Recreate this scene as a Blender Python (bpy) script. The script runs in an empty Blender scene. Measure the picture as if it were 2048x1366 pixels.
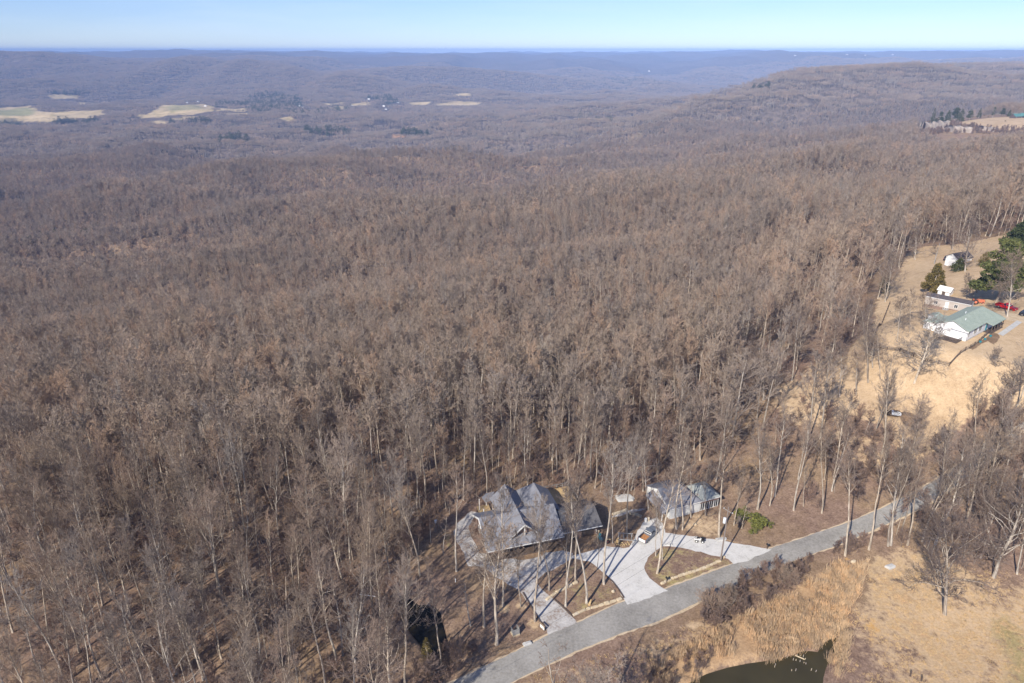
import bpy, math, random
import numpy as np
from mathutils import Vector, Matrix, geometry

# ------------------------------------------------------------------ camera, sky, sun, exposure
sc = bpy.context.scene
col = sc.collection
PITCH = math.radians(23.1); FPX = 1365.0; HC = 95.0
SUN_EL = 36.0; SHADOW_AZ = 55.5          # shadows run towards this azimuth (deg from +X)
cd = bpy.data.cameras.new('camera'); cam = bpy.data.objects.new('camera', cd); col.objects.link(cam)
cd.sensor_width = 36.0; cd.lens = 24.0; cd.clip_start = 0.5; cd.clip_end = 90000
cam.location = (0, 0, HC); cam.rotation_euler = (math.pi/2 - PITCH, 0, 0)
sc.camera = cam
w = bpy.data.worlds.new('World'); sc.world = w; w.use_nodes = True
wn = w.node_tree; bg = wn.nodes['Background']
sky = wn.nodes.new('ShaderNodeTexSky'); sky.sky_type = 'NISHITA'; sky.sun_disc = False
sky.sun_elevation = math.radians(SUN_EL)
sdir = Vector((-math.cos(math.radians(SHADOW_AZ)), -math.sin(math.radians(SHADOW_AZ)), 0))
sky.sun_rotation = math.atan2(sdir.x, sdir.y)
sky.altitude = 300; sky.air_density = 0.9; sky.dust_density = 0.1; sky.ozone_density = 4.0
_mx = wn.nodes.new('ShaderNodeMix'); _mx.data_type = 'RGBA'; _mx.blend_type = 'MULTIPLY'; _mx.inputs[0].default_value = 1; _mx.inputs[7].default_value = (0.88, 0.915, 1.17, 1)
_tc = wn.nodes.new('ShaderNodeTexCoord'); _va = wn.nodes.new('ShaderNodeVectorMath'); _va.operation = 'ADD'; _va.inputs[1].default_value = (0, 0, 0.012)
wn.links.new(_tc.outputs['Generated'], _va.inputs[0]); wn.links.new(_va.outputs[0], sky.inputs[0])
wn.links.new(sky.outputs[0], _mx.inputs[6]); _nz = wn.nodes.new('ShaderNodeTexNoise'); _nz.inputs['Scale'].default_value = 2.2; _nz.inputs['Detail'].default_value = 5; _nz.inputs['Roughness'].default_value = .6
_mp = wn.nodes.new('ShaderNodeMapping'); _mp.inputs['Scale'].default_value = (1, 1, 9); wn.links.new(_tc.outputs['Generated'], _mp.inputs[0]); wn.links.new(_mp.outputs[0], _nz.inputs['Vector'])
_rp = wn.nodes.new('ShaderNodeMapRange'); _rp.inputs[1].default_value = .45; _rp.inputs[2].default_value = .75; _rp.inputs[3].default_value = 0; _rp.inputs[4].default_value = .22; wn.links.new(_nz.outputs[0], _rp.inputs[0])
_cl = wn.nodes.new('ShaderNodeMix'); _cl.data_type = 'RGBA'; _cl.inputs[7].default_value = (7.5, 8.2, 9.0, 1); wn.links.new(_rp.outputs[0], _cl.inputs[0]); wn.links.new(_mx.outputs[2], _cl.inputs[6])
wn.links.new(_cl.outputs[2], bg.inputs[0]); bg.inputs[1].default_value = 0.10
sl = bpy.data.lights.new('sun', 'SUN'); so = bpy.data.objects.new('sun', sl); col.objects.link(so)
sl.energy = 5.0; sl.angle = math.radians(0.5); sl.color = (1.0, 0.93, 0.82)
ld = Vector((math.cos(math.radians(SHADOW_AZ))*math.cos(math.radians(SUN_EL)),
             math.sin(math.radians(SHADOW_AZ))*math.cos(math.radians(SUN_EL)), -math.sin(math.radians(SUN_EL))))
so.rotation_euler = ld.to_track_quat('-Z', 'Y').to_euler(); so.location = (-60, -60, 200)
sc.view_settings.view_transform = 'Standard'; sc.view_settings.look = 'None'
sc.view_settings.exposure = 0.32; sc.view_settings.gamma = 1.0
sc.cycles.max_bounces = 6; sc.cycles.diffuse_bounces = 3; sc.cycles.glossy_bounces = 2
sc.cycles.transparent_max_bounces = 4; sc.cycles.volume_bounces = 0

rng = np.random.default_rng(7); random.seed(7)

# ------------------------------------------------------------------ terrain heights
YK = np.array([1, 60, 85, 105, 125, 150, 182, 230, 300, 400, 550, 750, 1000, 1150, 1240, 1500, 2000, 2800, 3600, 4500, 6000, 8000, 11000, 16000, 60000.])
UK = np.array([-.95, -.75, -.49, -.237, 0, .239, .36, .495, .63, .75, .95])
T = np.array([
 [-3,-3,-3,-5,-9,-15,-23,-38,-58,-83,-113,-143,-172,-182,-186,-200,-222,-232,-236,-222,-90,66,80.0,70.0,70],
 [-2,-2,-2,-4,-7,-13,-21,-36,-55,-80,-110,-140,-168,-174,-178,-195,-222,-234,-238,-230,-110,70,80.0,70.0,70],
 [-1,-1,-1,-2,-4,-9,-16,-30,-50,-73,-103,-131,-158,-165,-169,-188,-220,-234,-238,-234,-200,0,64.0,62.0,70],
 [0,0,0,0,-1.5,-5,-11,-23,-42,-64,-90,-116,-142,-150,-155,-176,-212,-230,-236,-236,-228,-170,56.0,52.0,70],
 [0,0,0,0,0,-2,-6,-15,-31,-52,-76,-103,-126,-134,-139,-158,-192,-214,-226,-232,-235,-205,0,52.0,70],
 [0,0,0,0,0,-.5,-3,-10,-22,-38,-58,-80,-102,-112,-118,-134,-152,-118,-150,-215,-232,-222,-120,58.0,70],
 [0,0,0,0,.5,3,4,-2,-12,-26,-46,-66,-86,-93,-97,-106,-150,-38,-80,-190,-222,-170,50.0,76.0,70],
 [0,0,0,.5,2.5,7,12,9,0,-14,-34,-52,-68,-75,-79,-104,-130,-8,-14,-30,-130,-60,74.0,74.0,70],
 [-1,-1,-1,1,5,13,20,20,12,-2,-18,-30,-46,-62,-38,-42,-115,-8,-14,-5,-60,0,74.0,74.0,70],
 [-1,-1,0,1.5,7,16,25,26,20,8,-5,-15,-32,-50,-21,-25,-105,-8,-14,5,-40,10,74.0,74.0,70],
 [0,0,1,4,10,18,27,28,24,14,2,-6,-15,-20,-16,-25,-90,-8,-14,8,-30,12,74.0,74.0,70]], float)

def pchip(x, y, xi):
    h = np.diff(x); d = np.diff(y)/h; m = np.zeros_like(y)
    m[1:-1] = np.where(d[:-1]*d[1:] > 0, 2*d[:-1]*d[1:]/np.where(np.abs(d[:-1]+d[1:]) < 1e-9, 1, d[:-1]+d[1:]), 0)
    m[0] = d[0]; m[-1] = d[-1]
    k = np.clip(np.searchsorted(x, xi)-1, 0, len(x)-2); t = (xi-x[k])/h[k]
    return (2*t**3-3*t**2+1)*y[k]+(t**3-2*t**2+t)*h[k]*m[k]+(-2*t**3+3*t**2)*y[k+1]+(t**3-t**2)*h[k]*m[k+1]
LY = np.linspace(math.log(1), math.log(60000), 1200); LU = np.linspace(-.95, .95, 240)
lyk = np.log(YK)
T1 = np.array([pchip(lyk, r, LY) for r in T])
TT = np.array([pchip(UK, T1[:, j], LU) for j in range(len(LY))])     # [Y, U]
_k = np.exp(-0.5*(np.arange(-9, 10)/4.0)**2); _k /= _k.sum()
TT = np.apply_along_axis(lambda a: np.convolve(np.pad(a, 9, 'edge'), _k, 'valid'), 1, TT)
TT = np.apply_along_axis(lambda a: np.convolve(np.pad(a, 9, 'edge'), _k, 'valid'), 0, TT)
LAT = np.random.default_rng(3).random((256, 256))
def vnoise(x, y):
    xi = np.floor(x).astype(int); yi = np.floor(y).astype(int); fx = x-xi; fy = y-yi
    fx = fx*fx*fx*(fx*(fx*6-15)+10); fy = fy*fy*fy*(fy*(fy*6-15)+10)
    a = LAT[xi & 255, yi & 255]; b = LAT[(xi+1) & 255, yi & 255]; c = LAT[xi & 255, (yi+1) & 255]; d = LAT[(xi+1) & 255, (yi+1) & 255]
    return (a*(1-fx)+b*fx)*(1-fy)+(c*(1-fx)+d*fx)*fy
def sstep(a, b, x):
    t = np.clip((x-a)/(b-a), 0, 1); return t*t*(3-2*t)
PONDS = []   # (world polygon, level)
PADS = [(8, 114, 15, 25, 0.0), (38, 126, 10, 18, 0.0), (128, 172, 17, 34, 24.0)]
def segdist(px, py, poly):
    d = np.full(px.shape, 1e9)
    for i in range(len(poly)):
        ax, ay = poly[i]; bx, by = poly[(i+1) % len(poly)]; ex, ey = bx-ax, by-ay
        t = np.clip(((px-ax)*ex+(py-ay)*ey)/(ex*ex+ey*ey+1e-9), 0, 1)
        d = np.minimum(d, np.hypot(px-ax-t*ex, py-ay-t*ey))
    return d
def inpoly(px, py, poly):
    r = np.zeros(px.shape, bool); n = len(poly)
    for i in range(n):
        ax, ay = poly[i]; bx, by = poly[(i+1) % n]
        c = ((ay > py) != (by > py)) & (px < (bx-ax)*(py-ay)/((by-ay) if by != ay else 1e-9)+ax)
        r ^= c
    return r
def H(x, y):
    x = np.asarray(x, float); y = np.asarray(y, float)
    u = x/(0.918*np.maximum(y, -30)+38); yy = np.maximum(y*(1+sstep(4600, 6500, y)*.30*(vnoise(x/1500+7, y/9000)-.5)+sstep(4600, 6500, y)*.12*(vnoise(x/480+2, y/5000)-.5)), 1.5)
    a = np.clip(np.log(yy)/LY[-1]*(len(LY)-1), 0, len(LY)-1.001); b = np.clip((u+.95)/1.9*(len(LU)-1), 0, len(LU)-1.001)
    ai = a.astype(int); bi = b.astype(int); fa = a-ai; fb = b-bi
    z = (TT[ai, bi]*(1-fb)+TT[ai, bi+1]*fb)*(1-fa)+(TT[ai+1, bi]*(1-fb)+TT[ai+1, bi+1]*fb)*fa
    m1 = sstep(190, 450, y)*(1-sstep(3000, 4500, y)*.6)
    rid = 1-np.abs(2*vnoise(x/260+3.1+y/900, y/170+8)-1)
    rd2 = 1-np.abs(2*vnoise(x/430+13.1, y/240+x/1600+5)-1)
    z = z+m1*(34*(rid-.6)+9*(vnoise(x/85, y/70)-.5)+40*(rd2-.6)*sstep(380, 800, y)+56*(vnoise(x/480+3.3, y/300+1.7)-.5)*sstep(320, 620, y)*(1-.7*sstep(.4, .55, u)))*(1-.5*sstep(.5, .65, u)*(1-sstep(1500, 2500, y)))*(1-.95*sstep(.52, .6, u)*sstep(650, 950, y)*(1-sstep(1450, 1900, y)))
    z = z+.5*(vnoise(x/22+5, y/22)-.5)*sstep(120, 260, y)
    m2 = sstep(1500, 3200, y)
    fl = 1-.75*np.exp(-((y-3750)/900)**2)*(1-sstep(.1, .2, u)); z = z+m2*fl*(60*(vnoise(x/700+9, y/1000)-.5)*(1-.6*sstep(.3, .5, u))+30*(vnoise(x/260, y/360)-.5))
    m3 = sstep(4300, 6000, y)
    z = z+m3*(110*(vnoise(x/1000, y/1300+4)-.5)*(1-.8*sstep(8500, 11000, y))+34*(1-.5*sstep(8500, 11000, y))*(vnoise(x/420, y/520+9)-.5)-70*np.clip(1-4*np.abs(vnoise(x/1300+1.7, y/3800+.3)-.5), 0, 1)*(1-sstep(10000, 15000, y)*.8))*(1-.5*sstep(.02, .1, u)*(1-sstep(.3, .36, u)))
    z = z+178*np.exp(-((u+.315)/.125)**2-((y-6500)/950)**2)+60*np.exp(-((u+.12)/.07)**2-((y-5500)/600)**2)
    zr = np.interp(u, [-.3, -.16, -.08, .02, .15, .2], [-120, -60, -66, -120, -215, -240]); z = z+np.maximum(zr-z, 0)*np.exp(-((y-7400)/520)**2)*(u > -.32)*(u < .2)
    z = z+m3*66*(vnoise(x/1400+77, y/9000)-.45)*sstep(7000, 11000, y)+m3*20*(vnoise(x/330+7, y/4000)-.5)*sstep(7000, 11000, y)
    z = z-(x*x+y*y)/(2*6.37e6)
    for (cx, cy, r0, r1, zz) in PADS:
        k = 1-sstep(r0, r1, np.hypot(x-cx, y-cy)); z = z*(1-k)+zz*k
    for poly, lev in PONDS:
        near = (np.abs(x-poly[:, 0].mean()) < 60) & (np.abs(y-poly[:, 1].mean()) < 60)
        if near.any():
            d = segdist(x[near], y[near], poly) if near.ndim else segdist(x, y, poly)
            ins = inpoly(x[near], y[near], poly) if near.ndim else inpoly(x, y, poly)
            s = np.where(ins, -d, d)
            k = 1-sstep(-1.0, 1.1, s)
            if near.ndim:
                zn = z[near]; z[near] = zn*(1-k)+(lev-.9)*k
            else: z = z*(1-k)+(lev-.9)*k
    return z
def Hs(x, y): return float(H(np.array([x]), np.array([y]))[0])
def ray(px, py):
    u = (px-1024)/FPX; v = (683-py)/FPX
    return np.array([u, math.cos(PITCH)+v*math.sin(PITCH), -math.sin(PITCH)+v*math.cos(PITCH)])
def PZ(px, py, z):
    d = ray(px, py); t = (z-HC)/d[2]; return (d[0]*t, d[1]*t)
_ts = np.exp(np.linspace(math.log(50), math.log(14000), 5000))
def P(px, py):
    """where the sight line of a photograph pixel meets the ground"""
    d = ray(px, py); X = d[0]*_ts; Y = d[1]*_ts; Z = HC+d[2]*_ts
    f = Z-H(X, Y); k = np.argmax(f < 0)
    if not (f < 0).any(): k = len(_ts)-1
    f0, f1 = f[k-1], f[k]; t = _ts[k-1]+(_ts[k]-_ts[k-1])*f0/(f0-f1+1e-9)
    return (d[0]*t, d[1]*t)
def proj(x, y, z):
    zz = z-HC; d = y*math.cos(PITCH)-zz*math.sin(PITCH); v = y*math.sin(PITCH)+zz*math.cos(PITCH)
    return 1024+FPX*x/d, 683-FPX*v/d
def PP(l, s=1, ox=0, oy=0): return np.array([P(ox+a/s, oy+b/s) for a, b in l])
Z1 = dict(s=3.012, ox=880, oy=920); Z4 = dict(s=2.733, ox=1700, oy=380); Z6 = dict(s=2.647, ox=1380, oy=850)

pond_big = PP([(1330,1400),(1375,1366),(1400,1352),(1420,1342),(1460,1330),(1500,1322),(1545,1316),(1580,1308),(1602,1298),(1618,1298),(1634,1300),(1640,1288),(1655,1276),(1672,1269),(1676,1276),(1668,1298),(1660,1315),(1650,1330),(1645,1350),(1640,1400)])
pond_dark = PP([(775,1192),(800,1190),(820,1196),(838,1208),(858,1206),(870,1212),(880,1224),(882,1240),(888,1258),(892,1278),(886,1298),(868,1312),(850,1306),(838,1280),(822,1262),(812,1240),(800,1212),(785,1202)])
PONDS += [(pond_big, -0.55), (pond_dark, Hs(*pond_dark.mean(0))-.45)]

# ------------------------------------------------------------------ materials
def nodes_of(m):
    m.use_nodes = True; nt = m.node_tree; return nt, nt.nodes, nt.links, nt.nodes['Principled BSDF']
def ramp(nt, stops, fac):
    r = nt.nodes.new('ShaderNodeValToRGB'); e = r.color_ramp.elements
    while len(e) < len(stops): e.new(0.5)
    for k, (p, c) in enumerate(stops): e[k].position = p; e[k].color = (*c, 1)
    nt.links.new(fac, r.inputs[0]); return r.outputs[0]
def noise(nt, scale, detail=4, rough=.6, vec=None, coord='Object', sc3=None, rot=None):
    n = nt.nodes.new('ShaderNodeTexNoise'); n.inputs['Scale'].default_value = scale; n.inputs['Detail'].default_value = detail; n.inputs['Roughness'].default_value = rough
    if vec is None:
        if coord == 'World': g = nt.nodes.new('ShaderNodeNewGeometry'); vec = g.outputs['Position']
        else: g = nt.nodes.new('ShaderNodeTexCoord'); vec = g.outputs[coord]
    if sc3:
        mp = nt.nodes.new('ShaderNodeMapping'); mp.inputs['Scale'].default_value = sc3
        if rot: mp.inputs['Rotation'].default_value = rot
        nt.links.new(vec, mp.inputs[0]); vec = mp.outputs[0]
    nt.links.new(vec, n.inputs['Vector']); return n.outputs[0]
def mixc(nt, fac, a, b, mode='MIX'):
    m = nt.nodes.new('ShaderNodeMix'); m.data_type = 'RGBA'; m.blend_type = mode
    for s, v in ((m.inputs[0], fac), (m.inputs[6], a), (m.inputs[7], b)):
        if isinstance(v, (int, float)): s.default_value = v
        elif isinstance(v, tuple): s.default_value = (*v, 1)
        else: nt.links.new(v, s)
    return m.outputs[2]
def mathn(nt, op, a, b=None, clamp=False):
    m = nt.nodes.new('ShaderNodeMath'); m.operation = op; m.use_clamp = clamp
    for s, v in ((m.inputs[0], a), (m.inputs[1], b)):
        if v is None: continue
        if isinstance(v, (int, float)): s.default_value = v
        else: nt.links.new(v, s)
    return m.outputs[0]
def bump(nt, b, h, strength=.5, dist=.05):
    n = nt.nodes.new('ShaderNodeBump'); n.inputs['Strength'].default_value = strength; n.inputs['Distance'].default_value = dist
    nt.links.new(h, n.inputs['Height']); nt.links.new(n.outputs[0], b.inputs['Normal'])
def simple(name, a, b=None, scale=2., rough=.8, metal=0, sc3=None, bmp=0, spec=None, rnd=None, detail=4, lo=.35, hi=.65):
    m = bpy.data.materials.new(name); nt, N, L, B = nodes_of(m)
    b = b or tuple(c*.8 for c in a)
    n = noise(nt, scale, detail, .6, sc3=sc3)
    c = ramp(nt, [(lo, b), (hi, a)], n)
    if rnd:
        oi = nt.nodes.new('ShaderNodeObjectInfo')
        c = mixc(nt, 1.0, c, ramp(nt, rnd, oi.outputs['Random']), 'MULTIPLY')
    L.new(c, B.inputs['Base Color']); B.inputs['Roughness'].default_value = rough; B.inputs['Metallic'].default_value = metal
    if spec is not None: B.inputs['Specular IOR Level'].default_value = spec
    if bmp: bump(nt, B, n, bmp, .03)
    return m
M = {}
RND = [(0, (.62, .56, .55)), (.25, (1.0, .9, .8)), (.5, (.8, .76, .74)), (.75, (1.12, .95, .84)), (1, (.95, .97, 1.0))]
def patch_tint(m):
    nt = m.node_tree; B = nt.nodes['Principled BSDF']; src = B.inputs['Base Color'].links[0].from_socket
    c = mixc(nt, .85, src, ramp(nt, [(.30, (.58, .56, .58)), (.42, (.96, .90, .84)), (.52, (.76, .75, .76)), (.62, (1.12, 1.03, .94)), (.75, (.85, .84, .86))], noise(nt, .011, 4, .65, coord='World')), 'MULTIPLY')
    nt.links.new(c, B.inputs['Base Color'])
M['bark'] = simple('bark', (.60, .54, .46), (.22, .19, .16), 1.6, .9, sc3=(3, 3, .35), rnd=[(0, (.62, .58, .55)), (.3, (1, 1, 1)), (.6, (.8, .74, .68)), (1, (1.15, 1.1, 1.02))], lo=.33, hi=.6, spec=.1)
M['twig'] = simple('twig', (.42, .37, .32), (.28, .245, .215), .5, .9, rnd=RND, spec=.1)
M['twig_far'] = simple('twig_far', (.52, .455, .385), (.35, .30, .252), .5, .95, rnd=[(0, (.74, .71, .71)), (.25, (.97, .92, .88)), (.5, (.84, .81, .80)), (.75, (1.1, .93, .82)), (1, (.9, .92, .96))], spec=.05)
patch_tint(M['twig']); patch_tint(M['twig_far'])
M['brush'] = simple('brush', (.33, .255, .215), (.19, .145, .125), .7, .95, rnd=RND, spec=.05)
M['reed'] = simple('reed', (.76, .56, .35), (.58, .42, .27), .6, .9, rnd=[(0, (.62, .62, .66)), (.5, (1, 1, 1)), (1, (1.1, .98, .86))], spec=.1)
M['needle'] = simple('needle', (.10, .115, .045), (.035, .05, .022), .8, .8, rnd=[(0, (.7, .75, .7)), (1, (1.15, 1.05, .9))], spec=.2)
M['needle_pine'] = simple('needle_pine', (.15, .155, .05), (.045, .06, .022), .6, .8, spec=.2)
M['bush_green'] = simple('bush_green', (.24, .24, .06), (.09, .10, .03), .8, .85, spec=.15)
M['siding_pale'] = simple('siding_pale', (.66, .67, .65), (.56, .57, .56), .5, .7, sc3=(.4, .4, 8), bmp=.3)
M['cedar'] = simple('cedar', (.20, .145, .045), (.10, .085, .03), .8, .85, spec=.15)
M['shingle'] = None
def shingle(name, a, b, rust=None):
    m = bpy.data.materials.new(name); nt, N, L, B = nodes_of(m)
    n1 = noise(nt, .7, 5, .65); n2 = noise(nt, 9, 2, .5)
    br = nt.nodes.new('ShaderNodeTexBrick'); br.inputs['Scale'].default_value = 2.2; br.inputs['Mortar Size'].default_value = .03
    br.inputs['Color1'].default_value = (1, 1, 1, 1); br.inputs['Color2'].default_value = (.8, .8, .82, 1); br.inputs['Mortar'].default_value = (.6, .6, .6, 1)
    tc = nt.nodes.new('ShaderNodeTexCoord'); L.new(tc.outputs['Object'], br.inputs['Vector'])
    c = ramp(nt, [(.3, b), (.7, a)], n1); c = mixc(nt, .7, c, br.outputs[0], 'MULTIPLY')
    c = mixc(nt, .5, c, ramp(nt, [(.3, (.75, .75, .75)), (.7, (1.1, 1.1, 1.1))], n2), 'MULTIPLY')
    L.new(c, B.inputs['Base Color']); B.inputs['Roughness'].default_value = .85; B.inputs['Specular IOR Level'].default_value = .25
    bump(nt, B, n2, .3, .02); return m
M['shingle'] = shingle('shingle', (.29, .295, .325), (.215, .215, .235))
M['shingle_dark'] = shingle('shingle_dark', (.17, .165, .17), (.11, .105, .11))
M['shingle_pale'] = shingle('shingle_pale', (.42, .44, .41), (.33, .35, .33))
M['shingle_green'] = shingle('shingle_green', (.42, .48, .40), (.34, .40, .33))
M['shingle_brown'] = shingle('shingle_brown', (.14, .12, .125), (.09, .08, .085))
M['teal_roof'] = simple('teal_roof', (.10, .24, .23), (.07, .18, .17), 1, .6)
M['white_paint'] = simple('white_paint', (.80, .79, .76), (.68, .67, .64), .8, .6)
M['siding_grey'] = simple('siding_grey', (.50, .52, .52), (.42, .44, .44), .5, .7, sc3=(.4, .4, 8), bmp=.3)
M['siding_white'] = simple('siding_white', (.82, .82, .82), (.72, .72, .73), .5, .6, sc3=(.4, .4, 7), bmp=.3)
M['siding_tan'] = simple('siding_tan', (.47, .41, .36), (.38, .33, .29), .5, .7, sc3=(.4, .4, 7), bmp=.3)
M['brick'] = simple('brick', (.30, .20, .15), (.18, .12, .10), 4, .85)
M['wood'] = simple('wood', (.36, .26, .16), (.22, .15, .10), 2, .85, sc3=(1, 6, 6))
M['wood_gold'] = simple('wood_gold', (.55, .40, .20), (.42, .29, .14), 1.2, .8, sc3=(.5, 6, 1))
M['wood_dark'] = simple('wood_dark', (.12, .085, .065), (.07, .05, .04), 2, .9)
M['wood_pole'] = simple('wood_pole', (.27, .22, .19), (.17, .14, .12), 2, .9, sc3=(4, 4, .4))
M['wood_grey'] = simple('wood_grey', (.34, .33, .31), (.24, .23, .22), 2, .9, sc3=(4, 4, .7))
M['stone'] = simple('stone', (.66, .55, .38), (.48, .38, .25), 1.5, .85, bmp=.5, rnd=[(0, (.85, .85, .85)), (.5, (1, 1, 1)), (1, (1.05, 1.1, 1.2))])
M['rock'] = None
M['concrete'] = simple('concrete', (.55, .54, .51), (.44, .43, .41), 1.2, .85)
M['glass'] = simple('glass', (.035, .045, .06), (.02, .025, .035), .6, .08)
M['black'] = simple('black', (.02, .02, .022), (.015, .015, .015), 3, .5)
M['rubber'] = simple('rubber', (.03, .03, .03), (.02, .02, .02), 8, .9)
M['chrome'] = simple('chrome', (.6, .6, .6), (.5, .5, .5), 2, .25, metal=.9)
M['car_grey'] = simple('car_grey', (.16, .18, .21), (.13, .15, .18), .6, .3)
M['car_red'] = simple('car_red', (.55, .012, .018), (.45, .01, .015), .6, .3)
M['car_black'] = simple('car_black', (.02, .024, .034), (.015, .018, .025), .6, .2)
M['car_blue'] = simple('car_blue', (.02, .035, .09), (.015, .02, .05), .6, .25)
M['lamp_clear'] = simple('lamp_clear', (.8, .8, .75), (.7, .7, .65), 4, .15)
M['lamp_red'] = simple('lamp_red', (.4, .01, .01), (.3, .01, .01), 4, .2)
M['rust'] = simple('rust', (.50, .24, .09), (.34, .15, .06), 3, .8)
M['teal'] = simple('teal', (.03, .30, .36), (.02, .2, .26), 2, .6)
M['orange'] = simple('orange', (.62, .19, .10), (.5, .14, .07), 2, .6)
M['wire'] = simple('wire', (.05, .05, .05), None, 2, .6)
M['white_plastic'] = simple('white_plastic', (.8, .82, .84), (.7, .72, .74), 1, .4)

m = bpy.data.materials.new('rock'); nt, N, L, B = nodes_of(m)
n1 = noise(nt, .12, 6, .7, sc3=(1, 1, .35)); c = ramp(nt, [(.3, (.16, .13, .11)), (.45, (.34, .28, .235)), (.7, (.46, .39, .32))], n1)
L.new(c, B.inputs['Base Color']); B.inputs['Roughness'].default_value = .95; bump(nt, B, n1, 1, 1.0); M['rock'] = m

# water
m = bpy.data.materials.new('pond_water'); nt, N, L, B = nodes_of(m)
c = ramp(nt, [(.3, (.036, .030, .013)), (.7, (.062, .050, .022))], noise(nt, .12, 3, .5, coord='World'))
L.new(c, B.inputs['Base Color']); B.inputs['Roughness'].default_value = .14; B.inputs['IOR'].default_value = 1.33
bump(nt, B, noise(nt, 2.0, 3, .5, coord='World'), .05, .02); M['pond_water'] = m
m = bpy.data.materials.new('dark_water'); nt, N, L, B = nodes_of(m)
c = ramp(nt, [(.35, (.006, .006, .005)), (.7, (.03, .024, .015))], noise(nt, .35, 3, .5, coord='World'))
L.new(c, B.inputs['Base Color']); B.inputs['Roughness'].default_value = .12; B.inputs['IOR'].default_value = 1.33; B.inputs['Specular IOR Level'].default_value = .2; M['dark_water'] = m
# road, gravel
def ground_mat(name, stops, scales, tint=None, bmpk=.4):
    m = bpy.data.materials.new(name); nt, N, L, B = nodes_of(m)
    n1 = noise(nt, scales[0], 5, .65, coord='World'); n2 = noise(nt, scales[1], 3, .6, coord='World')
    a = mathn(nt, 'ADD', mathn(nt, 'MULTIPLY', n1, .6), mathn(nt, 'MULTIPLY', n2, .4))
    c = ramp(nt, stops, a); L.new(c, B.inputs['Base Color']); B.inputs['Roughness'].default_value = .93; B.inputs['Specular IOR Level'].default_value = .15
    bump(nt, B, n2, bmpk, .04); return m
M['road'] = ground_mat('road', [(.34, (.20, .188, .17)), (.5, (.30, .285, .26)), (.64, (.38, .362, .335))], (.16, 2.2))
M['gravel'] = ground_mat('gravel', [(.32, (.36, .345, .32)), (.45, (.56, .545, .515)), (.7, (.68, .665, .64))], (.35, 2.6))
M['gravel_leafy'] = ground_mat('gravel_leafy', [(.38, (.26, .2, .16)), (.5, (.44, .42, .40)), (.66, (.60, .575, .54))], (.35, 2.2))
M['mulch'] = ground_mat('mulch', [(.3, (.12, .08, .05)), (.5, (.24, .16, .10)), (.7, (.36, .26, .17))], (.3, 1.8))
M['shoulder'] = ground_mat('shoulder', [(.3, (.36, .27, .18)), (.5, (.55, .43, .29)), (.7, (.62, .52, .38))], (.5, 2.5))

# the ground: leaf litter, with zones carried by the colour attribute 'zone' (R straw grass, G green grass, B reed soil, A orange)
m = bpy.data.materials.new('ground'); nt, N, L, B = nodes_of(m)
at = nt.nodes.new('ShaderNodeAttribute'); at.attribute_name = 'zone'
sp = nt.nodes.new('ShaderNodeSeparateColor'); L.new(at.outputs['Color'], sp.inputs[0])
nA = noise(nt, .045, 5, .65, coord='World'); nB = noise(nt, .5, 5, .7, coord='World'); nC = noise(nt, 2.6, 3, .65, coord='World')
fine = mathn(nt, 'ADD', mathn(nt, 'MULTIPLY', nB, .5), mathn(nt, 'MULTIPLY', nC, .5))
litter = ramp(nt, [(.30, (.085, .06, .046)), (.45, (.20, .132, .098)), (.58, (.30, .208, .153)), (.72, (.43, .32, .24))], fine)
litter = mixc(nt, mathn(nt, 'MULTIPLY', ramp(nt, [(.42, (0, 0, 0)), (.62, (1, 1, 1))], nA), .55), litter, ramp(nt, [(.3, (.17, .12, .07)), (.7, (.42, .30, .16))], fine))
straw = ramp(nt, [(.30, (.24, .16, .095)), (.45, (.45, .32, .195)), (.56, (.57, .42, .265)), (.72, (.68, .53, .36))], mathn(nt, 'ADD', mathn(nt, 'MULTIPLY', nA, .35), mathn(nt, 'MULTIPLY', fine, .65)))
green = ramp(nt, [(.3, (.17, .135, .055)), (.5, (.31, .255, .115)), (.7, (.46, .37, .19))], fine)
reedc = ramp(nt, [(.3, (.22, .14, .08)), (.5, (.42, .28, .16)), (.7, (.58, .40, .23))], fine)
orange = ramp(nt, [(.3, (.40, .22, .07)), (.7, (.62, .37, .13))], fine)
def zf(s): return ramp(nt, [(.38, (0, 0, 0)), (.62, (1, 1, 1))], mathn(nt, 'ADD', s, mathn(nt, 'ADD', mathn(nt, 'MULTIPLY', mathn(nt, 'SUBTRACT', nB, .5), 1.1), mathn(nt, 'MULTIPLY', mathn(nt, 'SUBTRACT', nA, .5), 1.2))))
c = mixc(nt, zf(sp.outputs[0]), litter, straw); c = mixc(nt, zf(sp.outputs[1]), c, green); c = mixc(nt, zf(sp.outputs[2]), c, reedc); c = mixc(nt, zf(at.outputs['Alpha']), c, orange)
L.new(c, B.inputs['Base Color']); B.inputs['Roughness'].default_value = .97; B.inputs['Specular IOR Level'].default_value = .05
bump(nt, B, fine, .7, .12); M['ground'] = m

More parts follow.
